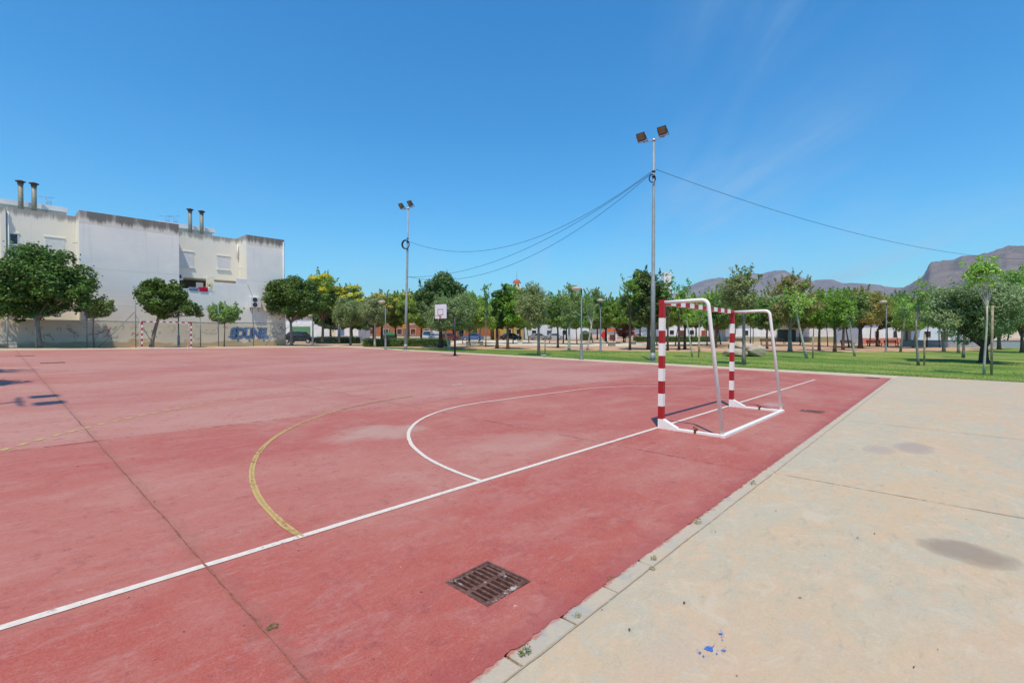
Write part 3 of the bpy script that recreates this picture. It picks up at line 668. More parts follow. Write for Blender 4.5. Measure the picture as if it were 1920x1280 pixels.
T('young_tree', 'pale sapling leaning left seen through the goal near its left post', 1298, 670, (1268, 1306, 556, 604), 'light', 'pale', .06, sparse=True, lean=-13, top=585, stake=1.6, group=G_P)
T('young_tree', 'straight pale sapling seen through the middle of the goal', 1311, 660, (1296, 1332, 560, 618), 'light', 'pale', .07, sparse=True, top=600, group=G_P)
T('broadleaf_tree', 'broad green tree seen through the goal behind its near back bar', 1342, 652, (1316, 1366, 553, 624), 'mid', 'brown', .15, group=G_P)
T('broadleaf_tree', 'tall dusty green tree with layered boughs right of the far goal post', 1394, 684, (1346, 1428, 506, 592), 'dusty', 'grey', .1, group=G_P, extra=[(1388, 1412, 500, 524, 5)])
T('broadleaf_tree', 'green tree behind the boulders and the far back bar of the goal', 1438, 654, (1412, 1456, 558, 622), 'mid', 'brown', .13, group=G_P)
T('broadleaf_tree', 'tall rust tinged green tree right of the goal', 1481, 660, (1438, 1530, 514, 620), 'rust', 'grey', .19, group=G_P)
T('young_tree', 'white stemmed tree leaning left in front of the rust tinged tree', 1512, 672, (1470, 1530, 530, 610), 'light', 'pale', .085, sparse=True, lean=-22, top=572, stake=1.5, group=G_P)
T('broadleaf_tree', 'green park tree just right of the leaning white stemmed tree', 1536, 657, (1512, 1566, 545, 620), 'mid', 'brown', .14, group=G_P)
T('broadleaf_tree', 'bright green park tree in the middle of the row before the cream wall', 1565, 660, (1544, 1602, 540, 620), 'light', 'brown', .15, group=G_P)
T('broadleaf_tree', 'green park tree left of the reddish tree and behind the cut white stem', 1581, 656, (1564, 1624, 545, 620), 'mid', 'brown', .15, group=G_P)
T('broadleaf_tree', 'reddish green tree with a thick forked trunk before the white and salmon house', 1613, 653, (1588, 1658, 538, 624), 'rust', 'dark', .26, group=G_P)
T('bare_tree', 'cut white stem without a crown leaning on the lawn', 1603, 668, (1586, 1600, 592, 604), 'dusty', 'pale', .08, sparse=True, lean=-11, top=601, leafk=.15, limbs=2, group=G_P)
T('broadleaf_tree', 'green tree between the slim blue lamp pole and the white and salmon house', 1645, 650, (1652, 1704, 555, 622), 'light', 'dark', .18, group=G_P)
T('young_tree', 'thin grey tree leaning right beside the slim blue lamp pole', 1689, 660, (1672, 1726, 556, 624), 'light', 'grey', .09, sparse=True, lean=8, top=575, group=G_P)
T('young_tree', 'thin staked tree with a tall wispy tip standing in a bare patch', 1721, 685, (1708, 1744, 512, 606), 'dusty', 'grey', .065, sparse=True, lean=-4, top=600, stake=1.7, group=G_P, leafk=.6)
T('olive_tree', 'big spreading olive tree with dark low forked trunk on the right lawn', 1845, 680, (1736, 1936, 518, 644), 'olive', 'dark', .26, top=648, limbs=16, group=G_P, squash=.8, leafk=1.1, extra=[(1722, 1790, 560, 640, 16), (1738, 1800, 528, 600, 14), (1790, 1860, 512, 575, 14), (1850, 1925, 520, 600, 14)])
T('young_tree', 'white stemmed staked young tree in front of the big olive tree', 1847, 703, (1806, 1868, 487, 540), 'light', 'pale', .046, sparse=True, top=572, stake=2.95, limbs=12, group=G_P, leafk=1.8)
T('broadleaf_tree', 'light green tree at the right edge beside the big olive tree', 1916, 661, (1862, 1970, 502, 642), 'light', 'brown', .17, group=G_P)
T('broadleaf_tree', 'tree with a grey trunk far behind the left boughs of the big olive', 1770, 659, (1742, 1790, 560, 622), 'dusty', 'grey', .14, group=G_P)
T('broadleaf_tree', 'slim tree with paired grey stems seen under the big olive', 1797, 662, (1780, 1822, 565, 622), 'dusty', 'grey', .11, group=G_P)
T('young_tree', 'slim pale staked tree seen just left of the big olive trunk', 1807, 671, (1790, 1826, 560, 612), 'dusty', 'grey', .09, sparse=True, group=G_P)
T('broadleaf_tree', 'brown trunked tree right of the big olive before the white railing', 1873, 655, (1846, 1906, 560, 628), 'mid', 'brown', .2, group=G_P)
# a few off frame trees on the near left side throw shade on to the court
for (a, b, h, rr_, lb) in ((-9.35, 19.2, 4.6, 1.45, 'round tree off the left side of the court by the halfway line'), (-9.15, 13.9, 4.3, 1.3, 'round tree off the left side of the court near its dashed line')):
    dd = (a - CU) * CY + (b - CV) * SY; rt = (a - CU) * SY - (b - CV) * CY; px = 960 + F * rt / dd; pm = F / dd
    ybase = 640 + F * (CZ - gz(a, b)) / dd - 14
    T('broadleaf_tree', lb, px, 0, (px - rr_ * pm, px + rr_ * pm, ybase - h * pm, ybase - (h - 2.3) * pm), 'mid', 'grey', .11, v=b, group=G_L)
# row further back closing the view under and between the crowns
far_trees = [(1010, 96, 'far dark tree behind the parked silver cars', 'mid', 44, 562), (1062, 100, 'far green tree behind the white wall left of the tall lamp', 'light', 46, 566), (890, 104, 'far tree behind the blue car right of the basketball post', 'mid', 50, 570),
             (620, 74, 'dark shady tree behind the yellow topped pair', 'ficus', 56, 575), (660, 76, 'dark bushy tree behind the grey green trees at the lawn end', 'ficus', 60, 578), (1345, 92, 'far pale tree on the street behind the goal', 'dusty', 46, 568), (1418, 96, 'far tree at the left end of the cream wall', 'mid', 48, 568),
             (1500, 90, 'far tree behind the cream wall and the rust tinged tree', 'mid', 56, 556), (1556, 94, 'far tree behind the middle of the cream wall', 'light', 50, 556), (1640, 86, 'far tree behind the white and salmon house', 'mid', 50, 552), (1700, 82, 'far tree behind the thin staked tree', 'dusty', 56, 556), (1780, 84, 'far tree over the pale blue building', 'mid', 56, 560), (1860, 84, 'far tree over the yellow wall on the right', 'mid', 60, 562), (1120, 108, 'far tree with brownish top above the playground', 'rust', 40, 568)]
far_trees += [(742, 78, 'far yellowish tree between the hedge lamp and the far mast', 'flower', 52, 550), (790, 80, 'far yellowish tree between the far mast and the backboard tree', 'flower', 50, 556), (700, 74, 'far dark tree behind the white trunked tree by the hedge lamp', 'mid', 50, 560), (975, 98, 'far tree behind the dense dark tree by the domed tower', 'mid', 56, 560), (1090, 98, 'far tree directly behind the tall park lamp', 'mid', 60, 560), (1200, 100, 'far dark tree behind the near floodlight mast tree', 'ficus', 60, 565), (1240, 96, 'far tree below the white tower', 'mid', 50, 566),
             (1305, 100, 'far tree behind the goal and its pale saplings', 'mid', 56, 562), (1380, 98, 'far tree behind the layered dusty tree', 'mid', 52, 566), (1460, 100, 'far tree behind the left of the rust tinged tree', 'mid', 54, 560), (1590, 96, 'far tree behind the reddish tree', 'mid', 52, 556), (1670, 96, 'far tree behind the slim blue lamp pole', 'light', 50, 560), (1740, 92, 'far tree behind the left boughs of the big olive', 'mid', 56, 560), (1820, 92, 'far tree behind the crown of the big olive', 'mid', 56, 566), (1910, 90, 'far tree at the right edge over the yellow house', 'mid', 60, 560), (850, 96, 'far tree behind the backboard and hoop post', 'mid', 60, 560), (925, 100, 'far tree behind the airy tip right of the hoop', 'light', 48, 568)]
for (px, dd, lb, kd, w, yt) in far_trees:
    T('broadleaf_tree', lb, px, 0, (px - w * .56, px + w * .56, yt, 620), kd, 'dark', .2, d=dd, group=G_F, leafk=.8)
mid_rows = [(868, 60, 'mid'), (898, 64, 'light'), (962, 62, 'mid'), (992, 66, 'dusty'), (1030, 58, 'light'), (1056, 66, 'mid'), (1082, 62, 'mid'), (1112, 68, 'dusty'), (1150, 64, 'mid'), (1172, 70, 'light'), (1232, 62, 'mid'), (1266, 58, 'light'), (1296, 62, 'mid'), (1326, 56, 'light'), (1352, 60, 'mid'),
            (1376, 58, 'light'), (1412, 56, 'mid'), (1452, 60, 'light'), (1500, 62, 'rust'), (1524, 58, 'mid'), (1552, 62, 'light'), (1592, 58, 'mid'), (1630, 60, 'rust'), (1664, 58, 'light'), (1684, 62, 'mid'), (1712, 58, 'light'), (1738, 60, 'mid'), (1762, 58, 'light'), (1830, 60, 'mid'), (1888, 58, 'light')]
MR = {868: 'the hoop post', 898: 'the thin leafy tip right of the hoop', 962: 'the dark trunk pair under the domed tower', 992: 'the left of the lawn tree beside blue scrap', 1030: 'the right of the lawn tree beside blue scrap', 1056: 'the tufted grey green tree', 1082: 'the tall park lamp dome', 1112: 'the bare pale forks', 1150: 'the playhouse', 1172: 'the maroon plum tree', 1232: 'the near mast foot', 1266: 'the twin tipped airy tree', 1296: 'the two pale saplings in the goal', 1326: 'the near back bar of the goal', 1352: 'the far goal post',
      1376: 'the left of the layered dusty tree', 1412: 'the right of the layered dusty tree', 1452: 'the far back bar of the goal', 1500: 'the leaning white stem', 1524: 'the green tree right of the white stem', 1552: 'the middle of the tree row', 1592: 'the cut white stem', 1630: 'the salmon house roof', 1664: 'the slim blue lamp head', 1684: 'the thin leaning grey tree', 1712: 'the staked wispy tree', 1738: 'the left edge of the big olive', 1762: 'the left boughs of the big olive', 1830: 'the white stem before the big olive', 1888: 'the right edge tree'}
for k, (px, dd, kd) in enumerate(mid_rows):
    w = 50 + 9 * ((k * 7) % 4); yt = 540 + ((k * 5) % 7) * 4
    T('broadleaf_tree', ('brown trunked ' if k % 2 else 'slender ') + {'mid': 'green', 'light': 'bright green', 'dusty': 'dusty green', 'rust': 'rust tinged'}[kd] + ' park tree behind ' + MR[px], px, 0, (px - w / 2, px + w / 2, yt, 615 + (k * 3) % 11), kd, ('brown', 'grey', 'dark')[k % 3], .06 + .012 * ((k * 3) % 4), lean=((k * 5) % 7 - 3) * 1.8, d=dd + ((k * 11) % 5) * 1.6, group='rows of park trees behind the lawn', seed=1000 + k * 13, leafk=.85, limbs=7)


def hedge(label, p0, p1, w, h, name='hedge', seed=3, dens=420, loc_dz=0):
    p0 = Vector((p0[0], p0[1], gz(*p0[:2]))); p1 = Vector((p1[0], p1[1], gz(*p1[:2]))); L = (p1 - p0).length; rz = math.atan2(p1.y - p0.y, p1.x - p0.x)
    root = thing(name, label, 'hedge' if L > 3 else 'bush', tuple(p0), rz)
    mb = MB(); n = int(L * 3) + 2; mb.b2((.1, -w / 2 + .1, 0), (L - .1, w / 2 - .1, h - .1)); mb.build('twigs', M['twig'], root)
    rng = np.random.default_rng(seed); A = L * w + 2 * (L + w) * h; N_ = int(A * dens); f = rng.uniform(size=N_); P = np.zeros((N_, 3)); Nn = np.zeros((N_, 3))
    P[:, 0] = rng.uniform(0, L, N_); P[:, 1] = rng.uniform(-w / 2, w / 2, N_); P[:, 2] = rng.uniform(.03, h, N_)
    a, b, c = L * w / A, (L * w + L * h) / A, (L * w + 2 * L * h) / A
    t = f < a; P[t, 2] = h; Nn[t, 2] = 1
    t = (f >= a) & (f < b); P[t, 1] = -w / 2; Nn[t, 1] = -1
    t = (f >= b) & (f < c); P[t, 1] = w / 2; Nn[t, 1] = 1
    t = f >= c; sg = np.where(rng.uniform(size=N_) < .5, 0, 1); P[t, 0] = sg[t] * L; Nn[t, 0] = sg[t] * 2 - 1
    wob = np.array([noise.noise((p[0] * 1.3, p[1] * 2, p[2] * 2 + seed)) for p in P]); P += Nn * (wob[:, None] * .10) + rng.normal(size=(N_, 3)) * .045
    P[:, 2] = np.maximum(P[:, 2], .02)
    leaf_mesh('foliage', P, Nn + rng.normal(size=(N_, 3)) * .5 + np.array([0, 0, .3]), .085, M['hedge'], root, .55, rng=rng)
    return root
g2 = lambda x, y: ground(x, y)[:2]
hedge('long clipped green hedge behind the far floodlight mast', g2(682, 649.5), g2(842, 648.5), 1.3, .78)
hedge('low clipped hedge on the far side of the pale path seen beside the goal', at(1188, 84), at(1350, 79), 1.3, .95, seed=5, dens=260)
hedge('dark shaded hedge under the trees behind the dark parked estate car', at(596, 66), at(672, 64), 1.2, .9, seed=8, dens=260)
hedge('small round bush beside the cream play dome', at(1093, 93), at(1109, 93), 1.6, 1.4, 'bush', 9, 200)

# grass blades standing on the lawn, thick along the pavement edge
rng = np.random.default_rng(11); NB = 70000
vv = rng.uniform(-12, 37, NB); uf = np.array([lawn_far(x) for x in vv]); tt = rng.uniform(size=NB) ** 1.7
uu = 18.0 + (np.minimum(uf, 36) - 18.1) * tt; edge = rng.uniform(size=NB) < .10; uu[edge] = 17.95 + rng.uniform(size=edge.sum()) ** 2 * .3
zz = np.array([gz(a, b) for a, b in zip(uu, vv)]); ht = rng.uniform(.025, .065, NB) * (1 + .5 * np.array([noise.noise((a * .6, b * .6, 0)) for a, b in zip(uu, vv)]))
ang = rng.uniform(0, 2 * math.pi, NB); wd = .009 + .006 * rng.uniform(size=NB); lx, ly = rng.normal(size=NB) * .02, rng.normal(size=NB) * .02
V = np.stack([np.stack([uu - np.cos(ang) * wd, vv - np.sin(ang) * wd, zz], 1), np.stack([uu + np.cos(ang) * wd, vv + np.sin(ang) * wd, zz], 1), np.stack([uu + lx, vv + ly, zz + ht], 1)], 1).reshape(-1, 3)
me = bpy.data.meshes.new('grass'); me.vertices.add(3 * NB); me.vertices.foreach_set('co', V.astype(np.float32).ravel()); me.loops.add(3 * NB); me.loops.foreach_set('vertex_index', np.arange(3 * NB, dtype=np.int32))
me.polygons.add(NB); me.polygons.foreach_set('loop_start', np.arange(0, 3 * NB, 3, dtype=np.int32)); me.polygons.foreach_set('loop_total', np.full(NB, 3, dtype=np.int32)); me.materials.append(M['grass']); me.update()
o = bpy.data.objects.new('grass', me); COL.objects.link(o); tag(o, 'short green lawn grass', 'grass', kind='stuff')

# ------------------------------------------------------------------ goals
def make_goal(label, w, loc, rz, brackets=True):
    H, s = 2.06, .08
    root = thing('goal', label, 'goal', loc, rz, 'red and white handball goals')
    zs = [0, .17] + [.17 + .2 * i for i in range(1, 9)] + [H - .0]
    for sx in (0, w):
        mb = MB()
        for i in range(len(zs) - 1):
            red = i % 2 == 1
            mb.box((sx, 0, (zs[i] + zs[i + 1]) / 2), (s, s, zs[i + 1] - zs[i]), 1 if red else 0)
        mb.build('post', [M['white_metal'], M['red']], root)
        mb = MB(); x = sx
        mb.prism([(0, 0), (.0, 0.001)], 0, 0) if False else None
        mb.add([(x - .046, -.04, .004), (x + .046, -.04, .004), (x + .046, -.27, .004), (x - .046, -.27, .004), (x - .046, -.04, .17), (x + .046, -.04, .17), (x + .046, -.27, .055), (x - .046, -.27, .055)],
               [(0, 1, 2, 3), (4, 7, 6, 5), (0, 4, 5, 1), (1, 5, 6, 2), (2, 6, 7, 3), (3, 7, 4, 0)])
        for yy in (-.1, -.2): mb.tube([(x - .052, yy, .035), (x + .052, yy, .035)], .009, 6)
        mb.build('foot_bracket', M['white_metal'], root)
        # bent side tube from the top of the post down to the ground frame
        pts = [(x, -.04, H - .045), (x, -.55, H - .035)]
        for i in range(9):
            a = R(90) * i / 8 * .95; pts.append((x, -.62 - .1 * math.sin(a), H - .035 - .1 * (1 - math.cos(a))))
        pts += [(x, -.94, .05)]
        mb = MB(); mb.tube(pts, .029, 12); mb.build('side_tube', M['white_metal'], root)
        mb = MB(); mb.box((x, -.60, .026), (.06, .66, .045), bev=.006); mb.build('ground_rail', M['white_metal'], root)
        if brackets:
            mb = MB(); mb.box((x, -.55, .05), (.085, .035, .075), bev=.006); mb.tube([(x + .03, -.55, .08), (x + .05, -.5, .1), (x + .07, -.48, .07)], .007, 6); mb.build('clamp', M['rust'], root)
    mb = MB(); n = int(round((w - s) / .2)); n += (n + 1) % 2; L = (w - s) / n
    for i in range(n): mb.box((s / 2 + L * (i + .5), 0, H - .04), (L, s, s), 1 if i % 2 == 0 else 0)
    mb.build('crossbar', [M['white_metal'], M['red']], root)
    mb = MB(); mb.box((w / 2, -.955, .028), (w + .1, .07, .05), bev=.006); mb.build('rear_rail', M['white_metal'], root)
    return root
gz0 = gz(1.5, 0)
gl = make_goal('near red and white striped handball goal with white tubular frame', 3.38, (-.135, -.03, gz0 + .001), 0)
tilt = math.atan(-.0113); gl.rotation_euler = (0, -tilt * 0 + math.atan(.0113), 0)
fu = onv(266, 40.0)
g2l = make_goal('far red and white striped handball goal under the dark leaning tree', 3.06, (fu + 3.06, 40.0, gz(fu + 1.5, 40) + .002), math.pi, False)
g2l.rotation_euler = (0, -math.atan(.0113), math.pi)

# ------------------------------------------------------------------ drain grates and lids
def drain(label, h, bars=True):
    u0, v0, u1, v1 = h; z = gz((u0 + u1) / 2, (v0 + v1) / 2); W, D = u1 - u0, v1 - v0
    root = thing('drain_grate', label, 'drain', (u0, v0, z), 0, 'iron drain grates in the court')
    t = .035; f = .014
    mb = MB()   # frame
    for a, b in (((0, 0), (W, f)), ((0, D - f), (W, D)), ((0, f), (f, D - f)), ((W - f, f), (W, D - f))): mb.b2((a[0], a[1], -t), (b[0], b[1], .0045))
    mb.build('frame', M['cast'], root)
    mb = MB(); i0, i1 = f + .002, W - f - .002; j0, j1 = f + .002, D - f - .002; n = 8; pit = (i1 - i0) / n; bw = pit * .36
    for k in range(n + 1):
        x = i0 + k * pit; w2 = bw / 2; mb.box((clamp(x, i0 + w2, i1 - w2), (j0 + j1) / 2, -t / 2 + .002), (bw, j1 - j0, t), bev=.002)
    for (ya, yb) in ((j0, j0 + .022), ((j0 + j1) / 2 - .016, (j0 + j1) / 2 + .016), (j1 - .022, j1)):
        for k in range(n): mb.b2((i0 + k * pit + bw / 2, ya, -t), (i0 + (k + 1) * pit - bw / 2, yb, .0028))
    mb.build('grille', M['cast'], root)
    mb = MB()
    for a, b in (((-.02, -.02), (W + .02, 0)), ((-.02, D), (W + .02, D + .02)), ((-.02, 0), (0, D)), ((W, 0), (W + .02, D))): mb.b2((a[0], a[1], -.3), (b[0], b[1], -.006))
    mb.b2((-.02, -.02, -.14), (W + .02, D + .02, -.11)); mb.build('pit', M['pit'], root)
    mb = MB()
    for k in range(46):
        a = rnd.uniform(0, 6.28); s_ = rnd.uniform(.01, .028); x, y = rnd.uniform(.04, W - .04), rnd.uniform(.04, D - .04); z_ = -.105 + rnd.uniform(0, .05)
        mb.add([(x + s_ * math.cos(a), y + s_ * math.sin(a), z_), (x - s_ * .5 * math.sin(a), y + s_ * .5 * math.cos(a), z_ + .01), (x - s_ * math.cos(a), y - s_ * math.sin(a), z_ + .004), (x + s_ * .5 * math.sin(a), y - s_ * .5 * math.cos(a), z_ + .006)], [(0, 1, 2, 3)], k % 3)
    o = mb.build('litter', [M['dry'], M['wood'], M['pale_stone']], root); o['kind'] = 'stuff'
    return root
drain('rusty square drain grate in the red court nearest the camera', HOLES[0])
drain('rusty drain grate in the red court right of the near goal', HOLES[1])
def lid(label, u, v, w, d):
    root = thing('drain_cover', label, 'drain', (u, v, gz(u, v)), 0, 'dark drain covers set in the court')
    mb = MB(); mb.box((0, 0, .004), (w, d, .010), bev=.003); mb.build('rim', M['cast'], root)
    mb = MB()
    for k in range(6): mb.box((-w / 2 + w * (k + .5) / 6, 0, .010), (w / 6 * .55, d * .84, .007), bev=.002)
    mb.build('plate', M['cast'], root)
u_, v_ = g2(1636, 708.6); lid('dark drain cover at the far right corner of the red court', u_, v_, .55, .42)
u_, v_ = g2(99, 680); lid('dark drain cover on the left of the court near the joint', u_, v_, .75, .55)
u_, v_ = g2(47, 667); lid('worn drain cover at the far left of the court beyond the other', u_, v_, .7, .5)

# ------------------------------------------------------------------ floodlight masts
def arc_pts(c, r_, n, ax, ay): return [Vector(c) + Vector(ax) * r_ * math.cos(2 * math.pi * i / n) + Vector(ay) * r_ * math.sin(2 * math.pi * i / n) for i in range(n + 1)]
def make_mast(label, loc, H, coil=None, facing=math.pi):
    root = thing('floodlight_mast', label, 'floodlight mast', loc, 0, 'floodlight masts beside the court')
    mb = MB(); mb.tube([(0, 0, 0), (0, 0, H * .35), (0, 0, H * .35 + .05), (0, 0, H * .72), (0, 0, H * .72 + .05), (0, 0, H)], [.145, .125, .105, .09, .075, .062], 12); mb.build('pole', M['galv'], root)
    mb = MB(); mb.box((0, 0, .012), (.42, .42, .024), bev=.004); mb.tube([(0, 0, .02), (0, 0, .5)], .155, 12)
    for a in (-.16, .16):
        for b in (-.16, .16): mb.tube([(a, b, .02), (a, b, .07)], .016, 6)
    mb.build('base_plate', M['galv'], root)
    mb = MB(); mb.box((0, 0, H + .03), (.06, 1.35, .06), bev=.006); mb.tube([(0, 0, H - .05), (0, 0, H + .06)], .09, 10); mb.build('crossarm', M['silver'], root)
    for sy in (-1, 1):
        # lamp heads on the arm ends, aimed down at the court (towards -x)
        fl = bpy.data.objects.new('floodlight', None); COL.objects.link(fl); fl.parent = root; fl.location = (0, sy * .66, H + .06); fl.rotation_euler = (0, R(-36) if facing else R(36), 0)
        sg = -1 if facing else 1
        mb = MB(); x = sg * .12
        mb.box((x, 0, .36), (.10, .54, .46), bev=.02); mb.box((x - sg * .09, 0, .36), (.1, .40, .34), bev=.03)
        for k in range(6): mb.box((x - sg * .16, 0, .22 + k * .055), (.06, .34, .012))
        mb.build('housing', M['flood_body'], fl)
        mb = MB(); mb.box((x + sg * .052, 0, .36), (.012, .44, .36), bev=.004); mb.build('glass', M['flood_glass'], fl)
        mb = MB(); mb.box((x + sg * .07, 0, .115), (.13, .50, .02)); mb.build('visor', M['silver'], fl)
        mb = MB()
        for q in (-1, 1): mb.box((x * .6, q * .285, .2), (.05, .012, .40), ry=R(12) * sg)
        mb.box((0, 0, .015), (.06, .58, .014)); mb.build('bracket', M['flood_body'], fl)
    if coil:
        mb = MB(); z, r_ = coil
        for k in range(5 if r_ > .3 else 2):
            o_ = .035 * k; pts = arc_pts((-.16 - o_ * .4, 0, z), 1, 24, (SY * r_ * (.82 + .05 * k), -CY * r_ * (.82 + .05 * k), 0), (0, 0, r_ * (1 + .05 * k))); mb.tube(pts, .026, 6, cap=False)
        for dz_ in (-.1, .22): mb.tube([(0, 0, z + r_ * .9 + dz_), (0, 0, z + r_ * .9 + dz_ + .07)], .105, 10)
        mb.build('cable_coil', M['black'], root)
    return root
ma = ground(1224, 677); Ha = zat(263, ma[2]) - gz(*ma[:2]); za = zat(322, ma[2])
mastA = make_mast('near grey floodlight mast with two lamps standing on the lawn behind the goal', (ma[0], ma[1], gz(*ma[:2])), Ha, (za - gz(*ma[:2]) - .45, .22))
mb_ = ground(760.5, 655.5); Hb = zat(391, mb_[2]) - gz(*mb_[:2]); zb = zat(459, mb_[2])
mastB = make_mast('far grey floodlight mast with a thick black cable coil and orange sign', (mb_[0], mb_[1], gz(*mb_[:2])), Hb, (zb - gz(*mb_[:2]), .34)); mastB.rotation_euler = (.022 * CY, .022 * SY, 0)
mc = (-11.65, 6.96); make_mast('floodlight mast off the left side of the court that throws a lamp shadow', (mc[0], mc[1], gz(*mc)), 12.7, None, 0)
md = at(2050, 55); mastD = make_mast('floodlight mast off the right of the park at the end of the long cable', (md[0], md[1], gz(*md)), 12.6, None)
def cable(label, p, q, sag, r_=.013, n=60, skew=0.):
    mb = MB(); p, q = Vector(p), Vector(q); pts = []
    for i in range(n + 1):
        t = i / n; x = p.lerp(q, t); x.z -= 4 * sag * t * (1 - t) * (1 + skew * (t - .5)); pts.append(x)
    mb.tube(pts, r_, 5); return tag(mb.build('overhead_cable', M['black']), label, 'cable', 'black cables strung between the floodlight masts')
pa = (ma[0] - .1, ma[1] + .08, za); pb = (mb_[0] + .05 + .2 * SY, mb_[1] - .1 - .2 * CY, zb + .3); pb2 = (mb_[0] + .1 * SY, mb_[1] - .1 - .1 * CY, zat(519, mb_[2]))
SAG = (2.45, 1.65, 2.35, 2.25)
cable('uppermost black cable sagging from the near mast to the coil on the far mast', pa, pb, SAG[0])
cable('straightest black cable from the near mast to low on the far mast', (pa[0], pa[1], pa[2] - .08), pb2, SAG[1])
cable('lowest sagging black cable from the near mast to low on the far mast', (pa[0], pa[1], pa[2] - .12), (pb2[0], pb2[1], pb2[2] + .02), SAG[2])
cable('long black cable running from the near mast to the right edge', (ma[0] + .1, ma[1] - .1, zat(318, ma[2])), (md[0], md[1], zat(478, 55)), SAG[3])
t = thing('mast_sign', 'small orange sign plate with a dark mark on the far mast', 'sign', (mb_[0] - .17, mb_[1] - .06, zat(612, mb_[2])), 0)
mb = MB(); mb.box((0, 0, 0), (.02, .5, .34), bev=.004); mb.build('plate', M['orange_sign'], t)
mb = MB(); mb.box((-.013, .0, .01), (.004, .13, .12)); mb.box((-.013, .05, -.03), (.004, .05, .06)); mb.build('mark', M['flood_body'], t)

# ------------------------------------------------------------------ park lamps
def make_lamp(label, x, y, ytop, ov=None, side=-1, thin=1., d=None):
    if d: b = at(x, d); dist = d
    else: a_, b_, dist = ground(x, y); b = (a_, b_)
    z0 = gz(*b); H = zat(ytop, dist) - z0
    root = thing('street_lamp', label, 'street lamp', (b[0], b[1], z0), math.atan2(-CY, SY) , 'park lamps with flat dome heads')
    mb = MB(); mb.tube([(0, 0, .0), (0, 0, 1.0), (0, 0, 1.02), (0, 0, H)], [.062 * thin, .06 * thin, .05 * thin, .042 * thin], 10); mb.build('pole', M['lamp_pole'], root)
    mb = MB(); mb.lathe([(.16 * thin, 0), (.16 * thin, .05), (.095 * thin, .07), (.09 * thin, .95), (.07 * thin, 1.0)], 12); mb.build('base_sleeve', M['lamp_sleeve'], root)
    hx = side * .3
    mb = MB(); mb.lathe([(.01, .14), (.12, .13), (.24, .085), (.33, .02), (.345, -.03), (.33, -.045)], 20, c=(hx, 0, H)); mb.build('dome', M['lamp_dome'], root)
    mb = MB(); mb.lathe([(.325, -.03), (.26, -.09), (.14, -.13), (.005, -.14)], 20, c=(hx, 0, H)); mb.build('diffuser', M['lamp_glass'], root)
    mb = MB(); mb.tube([(0, 0, H - .15), (0, 0, H + .02), (hx * .5, 0, H + .06)], .032, 8); mb.build('arm', M['lamp_pole'], root)
    return root
make_lamp('tall park lamp on the lawn edge right of the court hoop', 1090, 673.5, 541)
make_lamp('smaller park lamp beyond the tall one in front of the playground', 1126, 658, 563, side=-.1)
make_lamp('park lamp with milky dome beside the hedge and the far mast', 723, 655, 566)
make_lamp('park lamp at the far goal in front of the leaning dark tree', 335, 650.5, 563, d=ground(335, 650.8)[2])
make_lamp('slim distant park lamp behind the boulders', 1407, 650, 561, thin=.9)
make_lamp('slim blue grey lamp pole on the right lawn before the salmon house', 1661, 660, 566, thin=.9)
make_lamp('dark lamp pole under the dark corner tree at the far end', 586, 646.5, 592, thin=1.1)

# ------------------------------------------------------------------ basketball hoop
hb = ground(853, 667); hz = gz(*hb[:2])
t = thing('basketball_hoop', 'dark pole basketball hoop with white square backboard', 'basketball hoop', (hb[0], hb[1], hz))
mb = MB(); mb.tube([(0, 0, 0), (0, 0, 2.7)], .07, 10); mb.box((0, 0, .012), (.36, .36, .024)); 
for k in range(4): mb.box((.09 * math.cos(k * 1.57), .09 * math.sin(k * 1.57), .06), (.012 if k % 2 else .1, .1 if k % 2 else .012, .1))
mb.tube([(0, 0, 2.6), (-.15, 0, 2.85), (-1.12, 0, 2.9)], [.07, .06, .05], 8); mb.tube([(0, 0, 2.1), (-.55, 0, 2.55), (-1.12, 0, 2.62)], .03, 6); mb.build('pole', M['dark_pole'], t)
bm_ = MB(); bz = zat(584, hb[2] - .75) - hz; bm_.box((-1.2, 0, bz), (.05, 1.14, .92), bev=.006); bo = bm_.build('backboard', M['board'], t)
mb = MB()
for (y0, y1, z0_, z1) in ((-.25, .25, .04, .07), (-.25, .25, -.3, -.27), (-.28, -.25, -.3, .07), (.25, .28, -.3, .07)): mb.b2((-1.232, y0, bz + z0_ + .08), (-1.2265, y1, bz + z1 + .08))
mb.build('target_square', M['board_mark'], bo)
mb = MB(); mb.box((-1.16, 0, bz + .48), (.12, 1.18, .05)); mb.build('board_frame', M['dark_pole'], t)
rz_ = bz - .30; mb = MB(); mb.tube(arc_pts((-1.52, 0, rz_), 1, 24, (.225, 0, 0), (0, .225, 0)), .011, 6, cap=False); mb.box((-1.26, 0, rz_ - .02), (.07, .14, .1)); mb.tube([(-1.23, .1, rz_ - .06), (-1.31, .06, rz_)], .01, 6); mb.tube([(-1.23, -.1, rz_ - .06), (-1.31, -.06, rz_)], .01, 6); ro = mb.build('rim', M['rim'], t)
mb = MB()
for k in range(3):
    a = k * 2.1 + .5; x, y = -1.52 + .225 * math.cos(a), .225 * math.sin(a); mb.tube([(x, y, rz_), (x * .99 - .015, y * .85, rz_ - .2), (x, y * .8, rz_ - .36)], .008, 5)
mb.build('torn_net', M['net'], ro)

